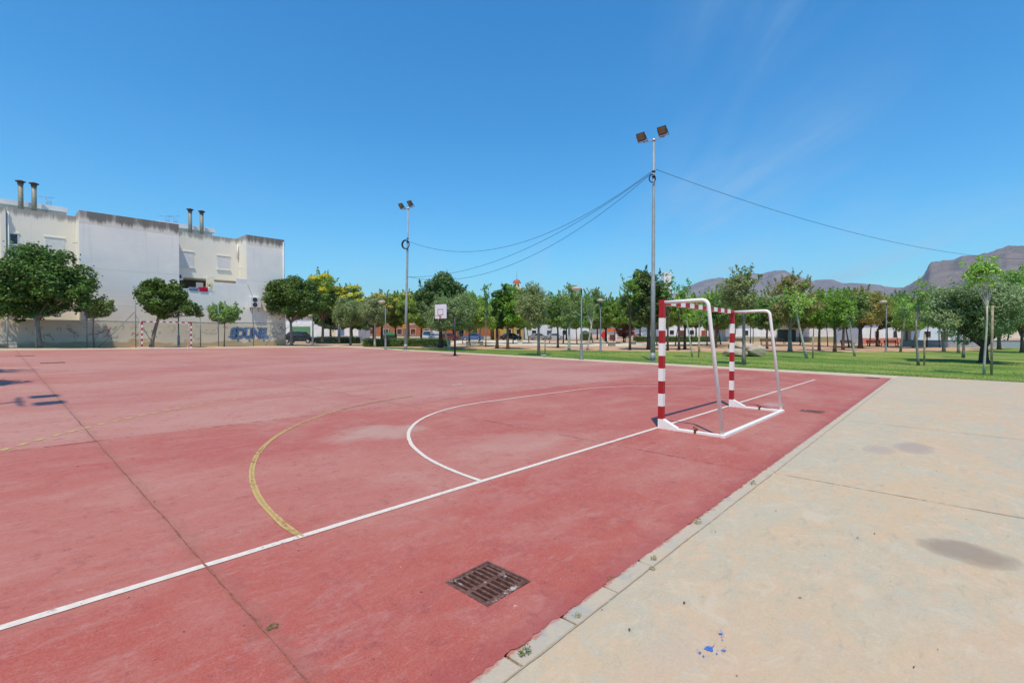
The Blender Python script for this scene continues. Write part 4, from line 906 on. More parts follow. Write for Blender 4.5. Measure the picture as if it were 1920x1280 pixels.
# ------------------------------------------------------------------ left building
VB, VR = 48.3, 50.5
MW = mat_wall('whitewashed_wall', (.90, .86, .77), (.82, .80, .74), True, 10.45, 1., hi=(.76, .70, .60))
MC = mat_wall('cream_recess_wall', (.89, .83, .68), (.84, .79, .68), False, 10.55, .75)
MD = mat_wall('graffiti_dado', (.76, .70, .57), (.68, .62, .50), False, 30, 0., dado=True)
bl = thing('apartment_building', 'long whitewashed apartment block with dark stained parapets and graffiti at its foot', 'building', (0, VB, 0))
def wl(name, a, b, mf=None, mats=None, parent=bl):
    mb = MB(); a = (a[0], a[1] - VB, a[2]); b = (b[0], b[1] - VB, b[2]); mb.b2(a, b, mf=mf); return mb.build(name, mats or [MW, MC], parent)
# order of box faces: -x, +x, -y, +y, -z, +z
FM = [1, 1, 0, 0, 1, 1]
uA0, uA1, uB0, uB1 = -2.6, 4.15, 9.82, 13.5
wl('wall', (uA0, VB, 2.45), (uA1, VR + 5, 11.5), FM)
wl('wall', (uB0, VB, 2.45), (uB1, VR + 7, 11.45), FM)
wl('wall', (-14, VR, 2.6), (uA0, VR + 5, 11.35), [1] * 6)
wl('wall', (uA1, VR, 6.95), (uB0, VR + 5, 11.28), [1] * 6)
wl('wall', (-6.9, VR - .35, 0.3), (-6.62, VR, 11.2), [1] * 6)
# graffiti covered foot of the building, a little proud of the wash above, running across the recess as a yard wall
dd_ = wl('plinth', (uA0, VB - .05, 0), (uB1 + .03, VB + 3, 2.45), [0] * 6, [MD])
wl('yard_wall', (-14, VB - .05, 0), (uA0, VB + .2, 2.62), [0] * 6, [MD])
# infill below the recess: terrace walls
wl('terrace_wall', (uA1, VB, 2.45), (6.87, VB + .2, 5.62), [0] * 6); wl('terrace_wall', (6.87, VB, 2.45), (uB0, VB + .2, 6.5), [0] * 6)
wl('terrace_floor', (uA1, VB + .2, 2.45), (uB0, VR + 3, 4.6), [1] * 6)
wl('divider_wall', (6.83, VB + .02, 5.62), (6.95, VR - .005, 7.05), [1] * 6); wl('sun_panel', (8.85, VB + .01, 6.5), (uB0 - .004, VB + .06, 6.98), [0] * 6, [M['white']])
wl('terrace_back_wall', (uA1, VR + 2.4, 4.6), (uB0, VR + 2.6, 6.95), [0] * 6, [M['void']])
wl('handrail', (uA1, VB - .03, 5.62), (6.83, VB + .22, 5.70), [0] * 6, [M['white']])
wl('terrace_door', (6.15, VR + .6, 4.6), (6.75, VR + .65, 6.6), [0] * 6, [M['white']])
# penthouses on the roof behind the parapet
for a, b, zt in ((-13, -2.94, 12.85), (4.0, 8.75, 12.88)):
    ph = wl('penthouse', (a, 55.4, 11.35), (b, 58, zt - .42), [0] * 6, [M['pale_blue']]); wl('roof_slab', (a - .15, 55, zt - .42), (b + .18, 58.2, zt), [0] * 6, [M['white']], ph)
for cu in (-5.68, -4.88, 6.47, 7.5):
    mb = MB(); mb.tube([(cu, 54.3 - VB, 11.3), (cu, 54.3 - VB, 14.15)], .17, 14); o = mb.build('chimney', M['pipe'], bl)
    mb = MB(); mb.tube([(cu, 54.3 - VB, 14.13), (cu, 54.3 - VB, 14.33)], .205, 14); mb.lathe([(.33, 14.33), (.33, 14.38), (.02, 14.5)], 14, c=(cu, 54.3 - VB, 0)); mb.build('chimney_cap', M['pipe_cap'], o)
for cu, zt, k in ((-4.1, 13.6, 0), (4.55, 13.5, 1), (5.25, 13.55, 2)):
    mb = MB(); y = 55.2 - VB; mb.tube([(cu, y, 11.3), (cu, y, zt)], .022, 6); mb.tube([(cu - .5, y, zt - .1), (cu + .55, y, zt - .02 + .1 * k)], .013, 5)
    for i in range(8): xx = cu - .45 + .13 * i; mb.tube([(xx, y - .25 + .02 * i, zt - .08), (xx, y + .25 - .02 * i, zt - .06)], .009, 4)
    mb.tube([(cu, y, zt - .5), (cu + .35, y, zt - .45)], .012, 5)
    for i in range(4): mb.tube([(cu + .1 + .08 * i, y, zt - .72), (cu + .1 + .08 * i, y, zt - .22)], .008, 4)
    mb.build('antenna', M['antenna'], bl)
def window(u0, z0, u1, z1, kind):
    mb = MB(); y = VR - VB; f = .05
    for a, b in (((u0, z0), (u1, z0 + f)), ((u0, z1 - f), (u1, z1)), ((u0, z0 + f), (u0 + f, z1 - f)), ((u1 - f, z0 + f), (u1, z1 - f))): mb.b2((a[0], y - .03, a[1]), (b[0], y + .02, b[1]))
    w = mb.build('window', M['white'], bl)
    if kind == 'shutter':
        mb = MB(); n = int((z1 - z0 - 2 * f) / .085); h = (z1 - z0 - 2 * f) / n
        for i in range(n): mb.box(((u0 + u1) / 2, y - .012, z0 + f + h * (i + .5)), (u1 - u0 - 2 * f, .026, h * .9), bev=.006)
        mb.build('shutter', M['shutter'], w)
    else:
        mb = MB(); mb.b2((u0 + f, y - .012, z0 + f), (u1 - f, y + .01, z1 - f)); mb.build('pane', M['glass'], w)
    mb = MB(); mb.b2((u0 - .08, y - .10, z0 - .06), (u1 + .08, y, z0 - .003)); mb.build('sill', M['white'], w)
    mb = MB(); mb.b2((u0 - .05, y - .06, z1 + .003), (u1 + .05, y, z1 + .1)); mb.build('lintel', MC, w)
window(-6.44, 8.5, -5.94, 9.36, 'glass'); window(-4.46, 8.2, -3.31, 9.36, 'shutter'); window(4.5, 7.93, 5.82, 9.4, 'shutter'); window(7.83, 8.0, 8.97, 9.36, 'shutter')
mb = MB(); mb.tube([(-6.5, VR - VB - .08, .5), (-6.5, VR - VB - .08, 11.0)], .06, 8); mb.build('drain_pipe', M['white'], bl)
mb = MB(); mb.tube([(9.7, VR - VB - .06, 10.7), (9.7, VR - VB - .06, 9.2)], .05, 8); mb.build('drain_pipe', M['white'], bl)
mb = MB()
for zz_ in (6.98, 8.2): mb.tube([(uB0 + .0, 1.3, zz_), (uB0 - .35, 1.3, zz_ - .05)], .03, 6)
for zz_ in (9.0, 7.2): mb.tube([(uA0, 1.2, zz_), (uA0 - .3, 1.2, zz_ - .03)], .04, 6)
mb.build('spout', M['pale_stone'], bl)
mb = MB()
mb.tube([(uA0 + .1, -.02, 2.62), (.6, -.02, 2.57), (uA1, -.02, 2.63), (7.0, -.02, 2.58), (uB0, -.02, 2.64), (uB1 - .1, -.02, 2.6)], .016, 5); mb.build('wall_cable', M['lamp_sleeve'], bl)
mb = MB(); mb.tube([(uB0 + .05, -.02, 6.5), (uB0 + .25, -.02, 6.0), (uB0 + .5, -.02, 5.3), (uB0 + .5, -.02, 2.64)], .014, 5); mb.build('wall_cable', M['lamp_sleeve'], bl)
mb = MB(); mb.tube([(uB1 - .12, -.05, .4), (uB1 - .12, -.05, 11.2)], .045, 8); mb.build('drain_pipe', M['shutter'], bl)
# graffiti painted on the plinth
def scribble(parent, us, zs, w, n, mat, seed, amp=.2):
    rn = random.Random(seed); mb = MB(); yv = -.054
    for k in range(n):
        x, z = rn.uniform(*us), rn.uniform(*zs); a = rn.uniform(0, 6.28); prev = None; L = rn.randint(5, 14); sc = rn.uniform(.4, 1.) * amp
        for i in range(L):
            a += rn.uniform(-1.5, 1.7); nx, nz = x + math.cos(a) * sc * .55 + .02, z + math.sin(a) * sc * .6
            nz = clamp(nz, zs[0], zs[1] + .1); dx, dz = nx - x, nz - z; l = math.hypot(dx, dz) + 1e-6; px_, pz = -dz / l * w / 2, dx / l * w / 2
            yy = yv - rn.uniform(.001, .004) - .0002 * len(mb.f)
            mb.add([(x - px_, yy, z - pz), (nx - px_, yy, nz - pz), (nx + px_, yy, nz + pz), (x + px_, yy, z + pz)], [(0, 1, 2, 3)]); x, z = nx, nz
    return mb.build('graffiti', mat, parent)
scribble(bl, (-6.9, -.2), (1.0, 2.1), .03, 22, M['graf_black'], 3, .13); scribble(bl, (-.6, 3.6), (1.2, 2.2), .022, 10, M['graf_black'], 5, .2); scribble(bl, (4.6, 8.2), (1.0, 2.3), .024, 18, M['graf_black'], 8, .13)
scribble(bl, (-5.2, 3.5), (1.3, 2.1), .05, 7, M['graf_red'], 12, .17); scribble(bl, (11.9, 13.2), (1.0, 2.3), .04, 14, M['graf_teal'], 14, .2)
def text_mesh(txt, size, offset, mat, name, parent, loc, shear=0., sx=1.):
    cu = bpy.data.curves.new(name, 'FONT'); cu.body = txt; cu.size = size; cu.offset = offset; cu.extrude = .0015; cu.shear = shear; cu.space_character = .82; cu.align_x = 'CENTER'; cu.align_y = 'CENTER'; cu.resolution_u = 6
    to = bpy.data.objects.new(name, cu); COL.objects.link(to); dg = bpy.context.evaluated_depsgraph_get(); me = bpy.data.meshes.new_from_object(to.evaluated_get(dg)); bpy.data.objects.remove(to)
    me.materials.clear(); me.materials.append(mat); me.transform(Matrix.Rotation(R(90), 4, 'X')); me.transform(Matrix.Diagonal((sx, 1, 1, 1)))
    o = bpy.data.objects.new(name, me); COL.objects.link(o); o.parent = parent; o.location = loc; return o
gc = (10.05, -.058, 1.5)
text_mesh('SDUNE', 1.34, .13, M['graf_teal'], 'graffiti', bl, (gc[0] - .13, -.0535, gc[2] + .02), .1, .86)
text_mesh('SDUNE', 1.34, .105, M['graf_dark'], 'graffiti', bl, (gc[0] - .15, -.0565, gc[2]), .1, .86)
text_mesh('SDUNE', 1.34, .07, M['graf_blue'], 'graffiti', bl, (gc[0] - .15, -.0595, gc[2]), .1, .86)
text_mesh('SDUNE', 1.30, -.012, M['graf_dark'], 'graffiti', bl, (gc[0] - .17, -.0625, gc[2] + .01), .1, .86)
mb = MB(); n = 18; mb.add([(gc[0] + 1.62 + .21 * math.cos(6.283 * k / n), -.0625, gc[2] - .33 + .21 * math.sin(6.283 * k / n)) for k in range(n)], [tuple(range(n))]); mb.build('graffiti', M['graf_blue'], bl)
mb = MB()
for (x, z, s_) in ((-1.15, .62, .16), (-.1, .60, .12), (.75, .6, .14), (-1.1, -.62, .14), (-.05, -.66, .15), (1.3, -.66, .14), (-1.9, -.25, .1)):
    mb.add([(gc[0] + x - s_, -.0575, gc[2] + z), (gc[0] + x + s_ * .2, -.0575, gc[2] + z - s_ * 1.1), (gc[0] + x + s_, -.0575, gc[2] + z), (gc[0] + x + s_ * .1, -.0575, gc[2] + z + s_)], [(0, 1, 2, 3)])
mb.build('graffiti', M['graf_teal'], bl)
mb = MB()
rn = random.Random(4)
for k in range(26):
    x, z = rn.uniform(-1.6, 1.4), rn.uniform(-.35, .4); a = rn.uniform(0, 3); s_ = rn.uniform(.03, .09); yy = -.0668 - k * .0002
    mb.add([(gc[0] + x - s_ * math.cos(a), yy, gc[2] + z - s_ * math.sin(a)), (gc[0] + x + .018, yy, gc[2] + z - .018), (gc[0] + x + s_ * math.cos(a), yy, gc[2] + z + s_ * math.sin(a)), (gc[0] + x - .018, yy, gc[2] + z + .018)], [(0, 1, 2, 3)])
mb.build('graffiti', M['graf_pale'], bl)
# air conditioners
def aircon(label, u, z, w, h, dp, fans, yv):
    t = thing('air_conditioner', label, 'air conditioner', (u, yv, z))
    mb = MB(); mb.box((0, -dp / 2 - .03, 0), (w, dp, h), bev=.02); mb.build('casing', M['ac'], t)
    for k in range(fans):
        zc = h * (.24 if k else -.24) if fans == 2 else 0; r_ = min(w * .36, h * .22 if fans == 2 else h * .4); mb = MB(); n = 20; xx = -w * .1
        ring = [(xx + r_ * math.cos(6.283 * i / n), 0, zc + r_ * math.sin(6.283 * i / n)) for i in range(n)]
        mb.add([(x, -dp - .034, zz) for x, _, zz in ring] + [(x, -dp - .02, zz) for x, _, zz in ring], [tuple(range(n))] + [(i, (i + 1) % n, (i + 1) % n + n, i + n) for i in range(n)]); f = mb.build('fan', M['bench_dark'], t)
        mb = MB()
        for q in (.35, .65, .98): mb.tube([(xx + r_ * q * math.cos(6.283 * i / n), -dp - .045, zc + r_ * q * math.sin(6.283 * i / n)) for i in range(n + 1)], .007, 4, cap=False)
        mb.box((xx, -dp - .045, zc), (2 * r_, .008, .012)); mb.box((xx, -dp - .045, zc), (.012, .0085, 2 * r_)); mb.build('fan_guard', M['lamp_sleeve'], f)
    for s_ in (-1, 1): mb = MB(); mb.box((s_ * w * .36, -dp / 2 - .01, -h / 2 - .03), (.04, dp + .02, .05)); mb.box((s_ * w * .36, -.02, -h / 2 - .2), (.04, .035, .35)); mb.build('bracket', M['galv_dark'], t)
aircon('tall white air conditioner with two black fans on the wall above the blue graffiti', 10.5, 4.69, 1.0, 1.04, .46, 2, VB)
aircon('small beige air conditioner beside the shaded terrace opening', 4.62, 6.95, .5, .66, .3, 1, VR - .0)
# washing on the terrace
t = tag(MB().box((6.05, VB + .10, 5.72), (.72, .36, .42), bev=.05).build('laundry', M['red_cloth']), 'red cloth draped over the terrace wall', 'laundry', 'washing on the terrace')
tag(MB().box((5.25, VB + .1, 5.70), (.75, .34, .30), bev=.05).build('laundry', M['blue_cloth']), 'blue grey cloth over the terrace wall beside the red one', 'laundry', 'washing on the terrace')
mb = MB(); mb.lathe([(.10, 0), (.13, .02), (.15, .22), (.13, .24)], 12); pt = thing('flower_pot', 'white flower pot with a small plant on the terrace wall', 'plant pot', (6.62, VB + .1, 5.70)); mb.build('pot', M['white'], pt)
rng = np.random.default_rng(3); leaf_mesh('plant', rng.normal(size=(90, 3)) * np.array([.12, .12, .14]) + np.array([0, 0, .42]), rng.normal(size=(90, 3)) + np.array([0, 0, .5]), .1, LEAF['mid'], pt)

# ------------------------------------------------------------------ end fence
FV = 44.7
fn = thing('fence', 'tall chain link fence with steel posts along the far end of the court', 'fence', (0, FV, gz(0, FV)))
posts = [(-13.5, 2.4), (-10.5, 2.4), (-6.7, 2.05), (-5.3, 2.4), (-2.57, 3.5), (.37, 3.75), (4.86, 2.5), (6.25, 3.75), (9.16, 3.5), (12.1, 3.0), (14.9, 2.2), (17.7, 2.2)]
for u_, h in posts:
    mb = MB(); mb.tube([(u_, 0, -.05), (u_, 0, h)], .038, 8); mb.lathe([(.042, h), (.03, h + .03), (.001, h + .04)], 8, c=(u_, 0, 0)); mb.build('post', M['galv_dark'], fn)
for a, b, h in ((-1.95, .37, 2.9), (1.6, .37, 2.6), (10.2, 12.1, 2.5)):
    mb = MB(); mb.tube([(a, -.02, 0), (b, 0, h)], .028, 7); mb.build('brace', M['galv_dark'], fn)
mb = MB(); wr = .0022
def fh(u_): return 3.4 if -2.57 <= u_ <= 12.1 else 2.0
for x0, x1, h in ((-13.5, -2.57, 1.95), (-2.57, 12.1, 3.3), (12.1, 17.7, 1.95)):
    sp = .16; k = x0 - h
    while k < x1:
        for sg in (1, -1):
            a, b = (k, k + h) if sg > 0 else (k + h, k); za_, zb_ = 0., h
            lo, hi = max(min(a, b), x0), min(max(a, b), x1)
            if hi - lo < .05: continue
            f0 = (lo - a) / (b - a) * h; f1 = (hi - a) / (b - a) * h; mb.tube([(lo, .0, f0 + .03), (hi, 0, f1 + .03)], wr, 3, cap=False, smooth=False)
        k += sp
    for zz_ in (.03, h / 2, h): mb.tube([(x0, .004, zz_), (x1, .004, zz_)], .0035, 4)
mb.build('wire_mesh', M['galv_dark'], fn)
# pale stone bench at the far left
def bench(label, u, v, L, rz, mt, h=.45, dp=.5, group=None):
    t = thing('stone_bench', label, 'bench', (u, v, gz(u, v)), rz, group)
    mb = MB(); mb.box((0, 0, h - .06), (L, dp, .12), bev=.015); mb.build('seat', mt, t)
    for s_ in (-1, 1): mb = MB(); mb.box((s_ * (L / 2 - .22), 0, (h - .12) / 2), (.42, dp * .9, h - .125), bev=.01); mb.build('leg', mt, t)
    return t
bench('pale stone bench at the left edge below the graffiti wall', -7.3, 46.0, 2.2, 0, M['pale_stone'], .42)

# ------------------------------------------------------------------ park furniture
RZ = math.atan2(-CY, SY)     # faces the court corner
u_, v_ = g2(890, 648.6); bench('long grey stone bench at the edge of the pale path behind the hoop', u_, v_, 1.95, RZ + .1, M['stone'], .55, .55)
for (x, y, L, mt, lb) in ((975, 645, .75, M['pale_stone'], 'cream stone seat block on the pale path behind the dark trunks'), (1147, 648.5, .95, M['stone'], 'dark fronted stone seat block on the path under the playground'), (1186, 646, .9, M['stone'], 'dark stone seat block left of the near floodlight mast'), (1132, 648, .6, M['pale_stone'], 'pale stone seat block beside the second park lamp')):
    u_, v_ = g2(x, y); t = thing('seat_block', lb, 'bench', (u_, v_, gz(u_, v_)), RZ, 'stone seat blocks on the path')
    mb = MB(); mb.box((0, 0, .2), (L * .88, .42, .4), bev=.012); mb.build('block', mt, t); mb = MB(); mb.box((0, 0, .45), (L, .52, .1), bev=.012); mb.build('slab', M['pale_stone'], t)
# dark benches among the trees on the right
for i, (x, d, lb) in enumerate(((1438, 70, 'dark slatted bench left of the rust tinged tree trunk'), (1462, 74, 'dark slatted bench behind the rust tinged tree'), (1590, 62, 'dark slatted bench behind the cut white stem'), (1640, 64, 'dark slatted bench before the white and salmon house'), (1672, 65, 'dark slatted bench just right of the slim blue lamp pole'), (1385, 72, 'dark slatted bench between the far goal post and the boulders'))):
    u_, v_ = at(x, d); t = thing('park_bench', lb, 'bench', (u_, v_, gz(u_, v_)), RZ + .15 * (i % 3 - 1), 'dark park benches')
    mb = MB()
    for k in range(4): mb.box((0, -.2 + .12 * k, .44), (1.8, .09, .035), bev=.005)
    mb.build('seat', M['bench_dark'], t); mb = MB()
    for k in range(3): mb.box((0, .26 + .02 * k, .56 + .12 * k), (1.8, .03, .09), bev=.005)
    mb.build('backrest', M['bench_dark'], t)
    for s_ in (-.75, .75): mb = MB(); mb.box((s_, -.17, .21), (.06, .06, .42)); mb.box((s_, .25, .42), (.06, .06, .84), rx=R(-6)); mb.box((s_, .03, .05), (.06, .45, .05)); mb.build('leg', M['bench_dark'], t)
# boulders
def boulder(label, x, y, w, d, h, seed, z=0., push=0.):
    u_, v_, dist = ground(x, y); u_, v_ = at(x, dist + push); rn = random.Random(seed); bm = bmesh.new()
    for k in range(30):
        q = Vector((rn.gauss(0, 1), rn.gauss(0, 1), rn.gauss(0, 1))).normalized(); e = 3.6
        m_ = (abs(q.x) ** e + abs(q.y) ** e + abs(q.z) ** e) ** (-1 / e); q *= m_ * rn.uniform(.88, 1.12); bm.verts.new((q.x * w / 2, q.y * d / 2, q.z * h / 2))
    r_ = bmesh.ops.convex_hull(bm, input=bm.verts); bmesh.ops.delete(bm, geom=[g for g in r_['geom_interior'] if isinstance(g, bmesh.types.BMVert)], context='VERTS')
    bmesh.ops.bevel(bm, geom=bm.edges[:], offset=.018, segments=1, affect='EDGES')
    bmesh.ops.triangulate(bm, faces=bm.faces[:]); bmesh.ops.subdivide_edges(bm, edges=bm.edges[:], cuts=1, use_grid_fill=True)
    for v in bm.verts: v.co += v.co.normalized() * .022 * noise.noise(v.co * 3.1 + Vector((seed, 0, 0)))
    me = bpy.data.meshes.new('boulder'); bm.to_mesh(me); bm.free(); me.materials.append(M['rock']); o = bpy.data.objects.new('boulder', me); COL.objects.link(o)
    o.location = (u_, v_, gz(u_, v_) + z + h * .42); o.rotation_euler = (0, 0, RZ + rn.uniform(-.15, .15)); return tag(o, label, 'boulder', 'pale boulders piled on the lawn')
boulder('long low pale boulder lying in front under the flat one', 1377, 668.5, 1.75, .95, .62, 5)
boulder('flat topped boulder resting on top of the pile', 1390, 668.5, 1.75, 1.1, .66, 9, .42, .55)
boulder('angular ochre boulder at the right end of the pile', 1415, 668.5, 1.35, 1.1, .95, 16)
# litter
u_, v_ = g2(1019, 667.5); o = MB().box((0, 0, .05), (.42, .2, .1), bev=.04).build('plastic_bag', M['blue_bag']); o.location = (u_, v_, gz(u_, v_)); tag(o, 'pale blue scrap of plastic lying on the lawn', 'litter')

# ------------------------------------------------------------------ vehicles
def paint(name, c, r_=.25): return simple(name, c, r_, .5, .1, var=.06)
def car(name, label, cat, x, d, rz, col, L=4.3, W=1.75, Hh=1.45, van=False):
    u_, v_ = at(x, d); t = thing(name, label, cat, (u_, v_, gz(u_, v_)), rz, 'cars parked along the street behind the park')
    l = L / 2; z1 = .25; belt = .92 if not van else 1.05
    if van: body = [(-l, z1), (l - .05, z1), (l, .5), (l - .05, .85), (l - .55, 1.0), (l - 1.25, Hh), (-l + .15, Hh), (-l, Hh - .3)]
    else: body = [(-l, z1), (l - .05, z1), (l, .5), (l - .08, .74), (l - 1.05, belt), (l - 1.75, Hh - .03), (l - 2.3, Hh), (-l + 1.1, Hh - .02), (-l + .35, belt + .05), (-l + .02, belt - .05)]
    cp = paint(name + '_paint', col)
    mb = MB(); n = len(body)
    def wi(z): return W / 2 if z <= belt + .06 else W / 2 - (z - belt) * .28
    V = [(x_, s_ * wi(z_), z_) for s_ in (-1, 1) for x_, z_ in body]
    mb.add(V, [tuple(range(n)), tuple(range(2 * n - 1, n - 1, -1))] + [((i + 1) % n, i, i + n, (i + 1) % n + n) for i in range(n)]); mb.build('body', cp, t)
    gl = M['glass']; zt, zb_ = Hh - .12, belt + .08
    for s_ in (-1, 1):
        w1, w2 = wi(zb_) + .006, wi(zt) + .006
        xs = ((l - 1.35, l - 1.85, -l + 1.1, -l + .8) if not van else (l - .95, l - 1.3, -l + .5, -l + .45))
        mb = MB(); q = [(xs[0], s_ * w1, zb_), (xs[1], s_ * w2, zt), (xs[2], s_ * w2, zt), (xs[3], s_ * w1, zb_)]; q2 = [(a, b - s_ * .02, c) for a, b, c in q]
        mb.add(q + q2, [(0, 1, 2, 3)] + [(i, (i + 1) % 4, (i + 1) % 4 + 4, i + 4) for i in range(4)]); mb.build('side_window', gl, t)
    def pane(nm, xa, za_, xb, zb2, nx):
        mb = MB(); q = [(xa + nx, -wi(za_) + .1, za_), (xa + nx, wi(za_) - .1, za_), (xb + nx, wi(zb2) - .08, zb2), (xb + nx, -wi(zb2) + .08, zb2)]; q2 = [(a - nx * 3, b, c) for a, b, c in q]
        mb.add(q + q2, [(0, 1, 2, 3)] + [(i, (i + 1) % 4, (i + 1) % 4 + 4, i + 4) for i in range(4)]); mb.build(nm, gl, t)
    if van: pane('windscreen', l - .60, 1.06, l - 1.2, Hh - .05, .012); pane('rear_window', -l, 1.1, -l + .05, Hh - .4, -.02)
    else: pane('windscreen', l - 1.1, belt + .04, l - 1.72, Hh - .07, .014); pane('rear_window', -l + .42, belt + .13, -l + 1.03, Hh - .08, -.014)
    for sx in (l - .8, -l + .8):
        for s_ in (-1, 1):
            y = s_ * (W / 2 - .08); mb = MB(); mb.tube([(sx, y - .1, .31), (sx, y + .1, .31)], .31, 18); w = mb.build('wheel', M['tyre'], t)
            mb = MB(); mb.tube([(sx, y + s_ * .09, .31), (sx, y + s_ * .112, .31)], .19, 14); mb.build('rim', M['silver'], w)
    for s_ in (-1, 1):
        mb = MB(); mb.box((l - .04, s_ * (W / 2 - .25), .62), (.1, .34, .13), bev=.02); mb.build('headlight', M['lamp_glass'], t)
        mb = MB(); mb.box((-l + .01, s_ * (W / 2 - .16), .75), (.06, .2, .22), bev=.02); mb.build('tail_light', M['red_plastic'], t)
    mb = MB(); mb.box((l - .02, 0, .36), (.12, W * .96, .16), bev=.03); mb.box((-l + .02, 0, .36), (.12, W * .96, .16), bev=.03); mb.build('bumper', M['bin_dark'] if max(col) < .1 else cp, t)
    return t
car('parked_car', 'black estate car parked in tree shade beside the white building', 'car', 563, 66, RZ, (.012, .016, .018), 4.5, 1.8, 1.62)
car('parked_van', 'white van parked behind the long hedge', 'van', 806, 86, RZ + 2.2, (.72, .74, .76), 4.4, 1.85, 1.9, True)
car('parked_car', 'blue car parked right of the basketball post', 'car', 886, 92, RZ + math.pi, (.08, .13, .26))
car('parked_car', 'dark car with bright windscreen before the yellow wall', 'car', 958, 100, RZ + .5, (.03, .035, .04))
car('parked_car', 'grey silver car parked behind the lawn tree with blue litter', 'car', 1010, 108, RZ + .25, (.30, .32, .34))
car('parked_car', 'pale silver car parked before the white wall left of the tall lamp', 'car', 1040, 112, RZ + .25, (.42, .47, .50))
car('parked_car', 'white car parked right of the red playground slide', 'car', 1201, 110, RZ + 2.0, (.72, .74, .76))
car('parked_car', 'dark red car half hidden by the thick trunk behind the backboard tree', 'car', 842, 94, RZ, (.16, .03, .03))
# bins and play things
u_, v_ = at(733, 84); t = thing('rubbish_container', 'large green rubbish container behind the left end of the hedge', 'bin', (u_, v_, gz(u_, v_)), RZ)
mb = MB(); mb.prism([(-.75, .15), (.75, .15), (.85, 1.1), (-.85, 1.1)], -.5, .5); mb.build('body', M['bin_dark'], t); mb = MB(); mb.prism([(-.88, 1.1), (.88, 1.1), (.8, 1.35), (.4, 1.5), (-.4, 1.5), (-.8, 1.35)], -.52, .52); mb.build('lid', M['bin_green'], t)
for s_ in (-.6, .6): mb = MB(); mb.tube([(s_, -.4, .1), (s_, -.3, .1)], .1, 10); mb.build('wheel', M['tyre'], t)
u_, v_ = at(1146, 92); t = thing('playhouse', 'white playground house with an orange roof and red panel', 'playground', (u_, v_, gz(u_, v_)), RZ)
for a in (-.85, .85):
    for b in (-.6, .6): mb = MB(); mb.box((a, b, .9), (.14, .14, 1.8), bev=.02); mb.build('post', M['white'], t)
mb = MB(); mb.prism([(-1.1, 1.75), (1.1, 1.75), (.75, 2.35), (-.75, 2.35)], -.85, .85); mb.build('roof', M['orange_plastic'], t)
mb = MB(); mb.box((.1, -.62, .62), (1.1, .08, 1.1), bev=.02); mb.build('panel', M['maroon_glass'], t)
u_, v_ = at(1133, 92); t = thing('playground_sign', 'round red play panel left of the white playhouse', 'playground', (u_, v_, gz(u_, v_)), RZ)
mb = MB(); mb.tube([(0, -.06, 1.05), (0, .06, 1.05)], .62, 20); mb.build('disc', M['red_plastic'], t); mb = MB(); mb.tube([(0, 0, 0), (0, 0, .6)], .07, 8); mb.tube([(-.2, 0, 0), (-.2, 0, 2.0)], .05, 8); mb.build('post', M['lamp_sleeve'], t); mb = MB(); mb.box((-.1, 0, 1.85), (.4, .1, .4), bev=.05); mb.build('cap', M['orange_plastic'], t)
u_, v_ = at(1190, 92); t = thing('slide', 'red playground slide left of the near floodlight mast', 'playground', (u_, v_, gz(u_, v_)), RZ)
mb = MB(); mb.prism([(-.9, 1.5), (-.6, 1.5), (.9, .3), (1.3, .3), (1.3, .2), (.85, .2), (-.65, 1.35), (-.9, 1.35)], -.35, .35)
for s_ in (-.38, .34): mb.prism([(-.9, 1.75), (-.6, 1.75), (.95, .5), (1.3, .5), (1.3, .2), (.85, .2), (-.65, 1.35), (-.9, 1.35)], s_, s_ + .04)
mb.build('chute', M['red_plastic'], t)
for s_ in (-.3, .3): mb = MB(); mb.tube([(-.85, s_, 0), (-.85, s_, 2.1)], .06, 8); mb.build('post', M['orange_plastic'], t)
u_, v_ = at(1097, 98); t = thing('play_dome', 'cream play dome with a dark opening behind the tall park lamp', 'playground', (u_, v_, gz(u_, v_)), RZ)
mb = MB(); mb.lathe([(1.1, 0), (1.12, .8), (1.0, 1.4), (.6, 1.85), (.05, 2.0)], 18); mb.build('shell', M['cream'], t); mb = MB(); mb.tube([(-.2, -1.14, 1.0), (-.2, -1.0, 1.0)], .26, 14); mb.build('opening', M['void'], t)

# ------------------------------------------------------------------ far buildings
def block(name, label, cat, x, d, L, D, H, wall, roof=None, rz=0., base=None, wins=(), doors=(), band=None, z0=None):
    u_, v_ = at(x, d); t = thing(name, label, cat, (u_, v_, gz(u_, v_) if z0 is None else z0), RZ + rz)
    mb = MB(); mb.b2((-L / 2, 0, -.1), (L / 2, D, H)); mb.build('wall', wall, t)
    if base: mb = MB(); mb.b2((-L / 2 - .02, -.04, -.05), (L / 2 + .02, .3, base[1])); mb.build('plinth', base[0], t)
    if roof: mb = MB(); mb.b2((-L / 2 - .25, -.3, H), (L / 2 + .25, D + .3, H + .28)); mb.build('roof', roof, t)
    for (a, b, w, h, mt) in wins:
        mb = MB(); f = .07
        for p, q in (((a, b), (a + w, b + f)), ((a, b + h - f), (a + w, b + h)), ((a, b + f), (a + f, b + h - f)), ((a + w - f, b + f), (a + w, b + h - f))): mb.b2((p[0], -.06, p[1]), (q[0], .05, q[1]))
        wv = mb.build('window', M['white'], t); mb = MB(); mb.b2((a + f, -.03, b + f), (a + w - f, .05, b + h - f)); mb.build('pane', mt, wv)
    for (a, w, h, mt) in doors: mb = MB(); mb.b2((a, -.05, 0), (a + w, .05, h)); mb.build('door', mt, t)
    for (za_, zb2, mt) in (band or ()): mb = MB(); mb.b2((-L / 2 - .01, -.03, za_), (L / 2 + .01, .2, zb2)); mb.build('band', mt, t)
    return t
wn = []
for fl in range(3):
    for k in range(6): wn.append((-9.6 + 3.1 * k, 1.15 + 3.1 * fl, 1.25, 1.35, M['glass']))
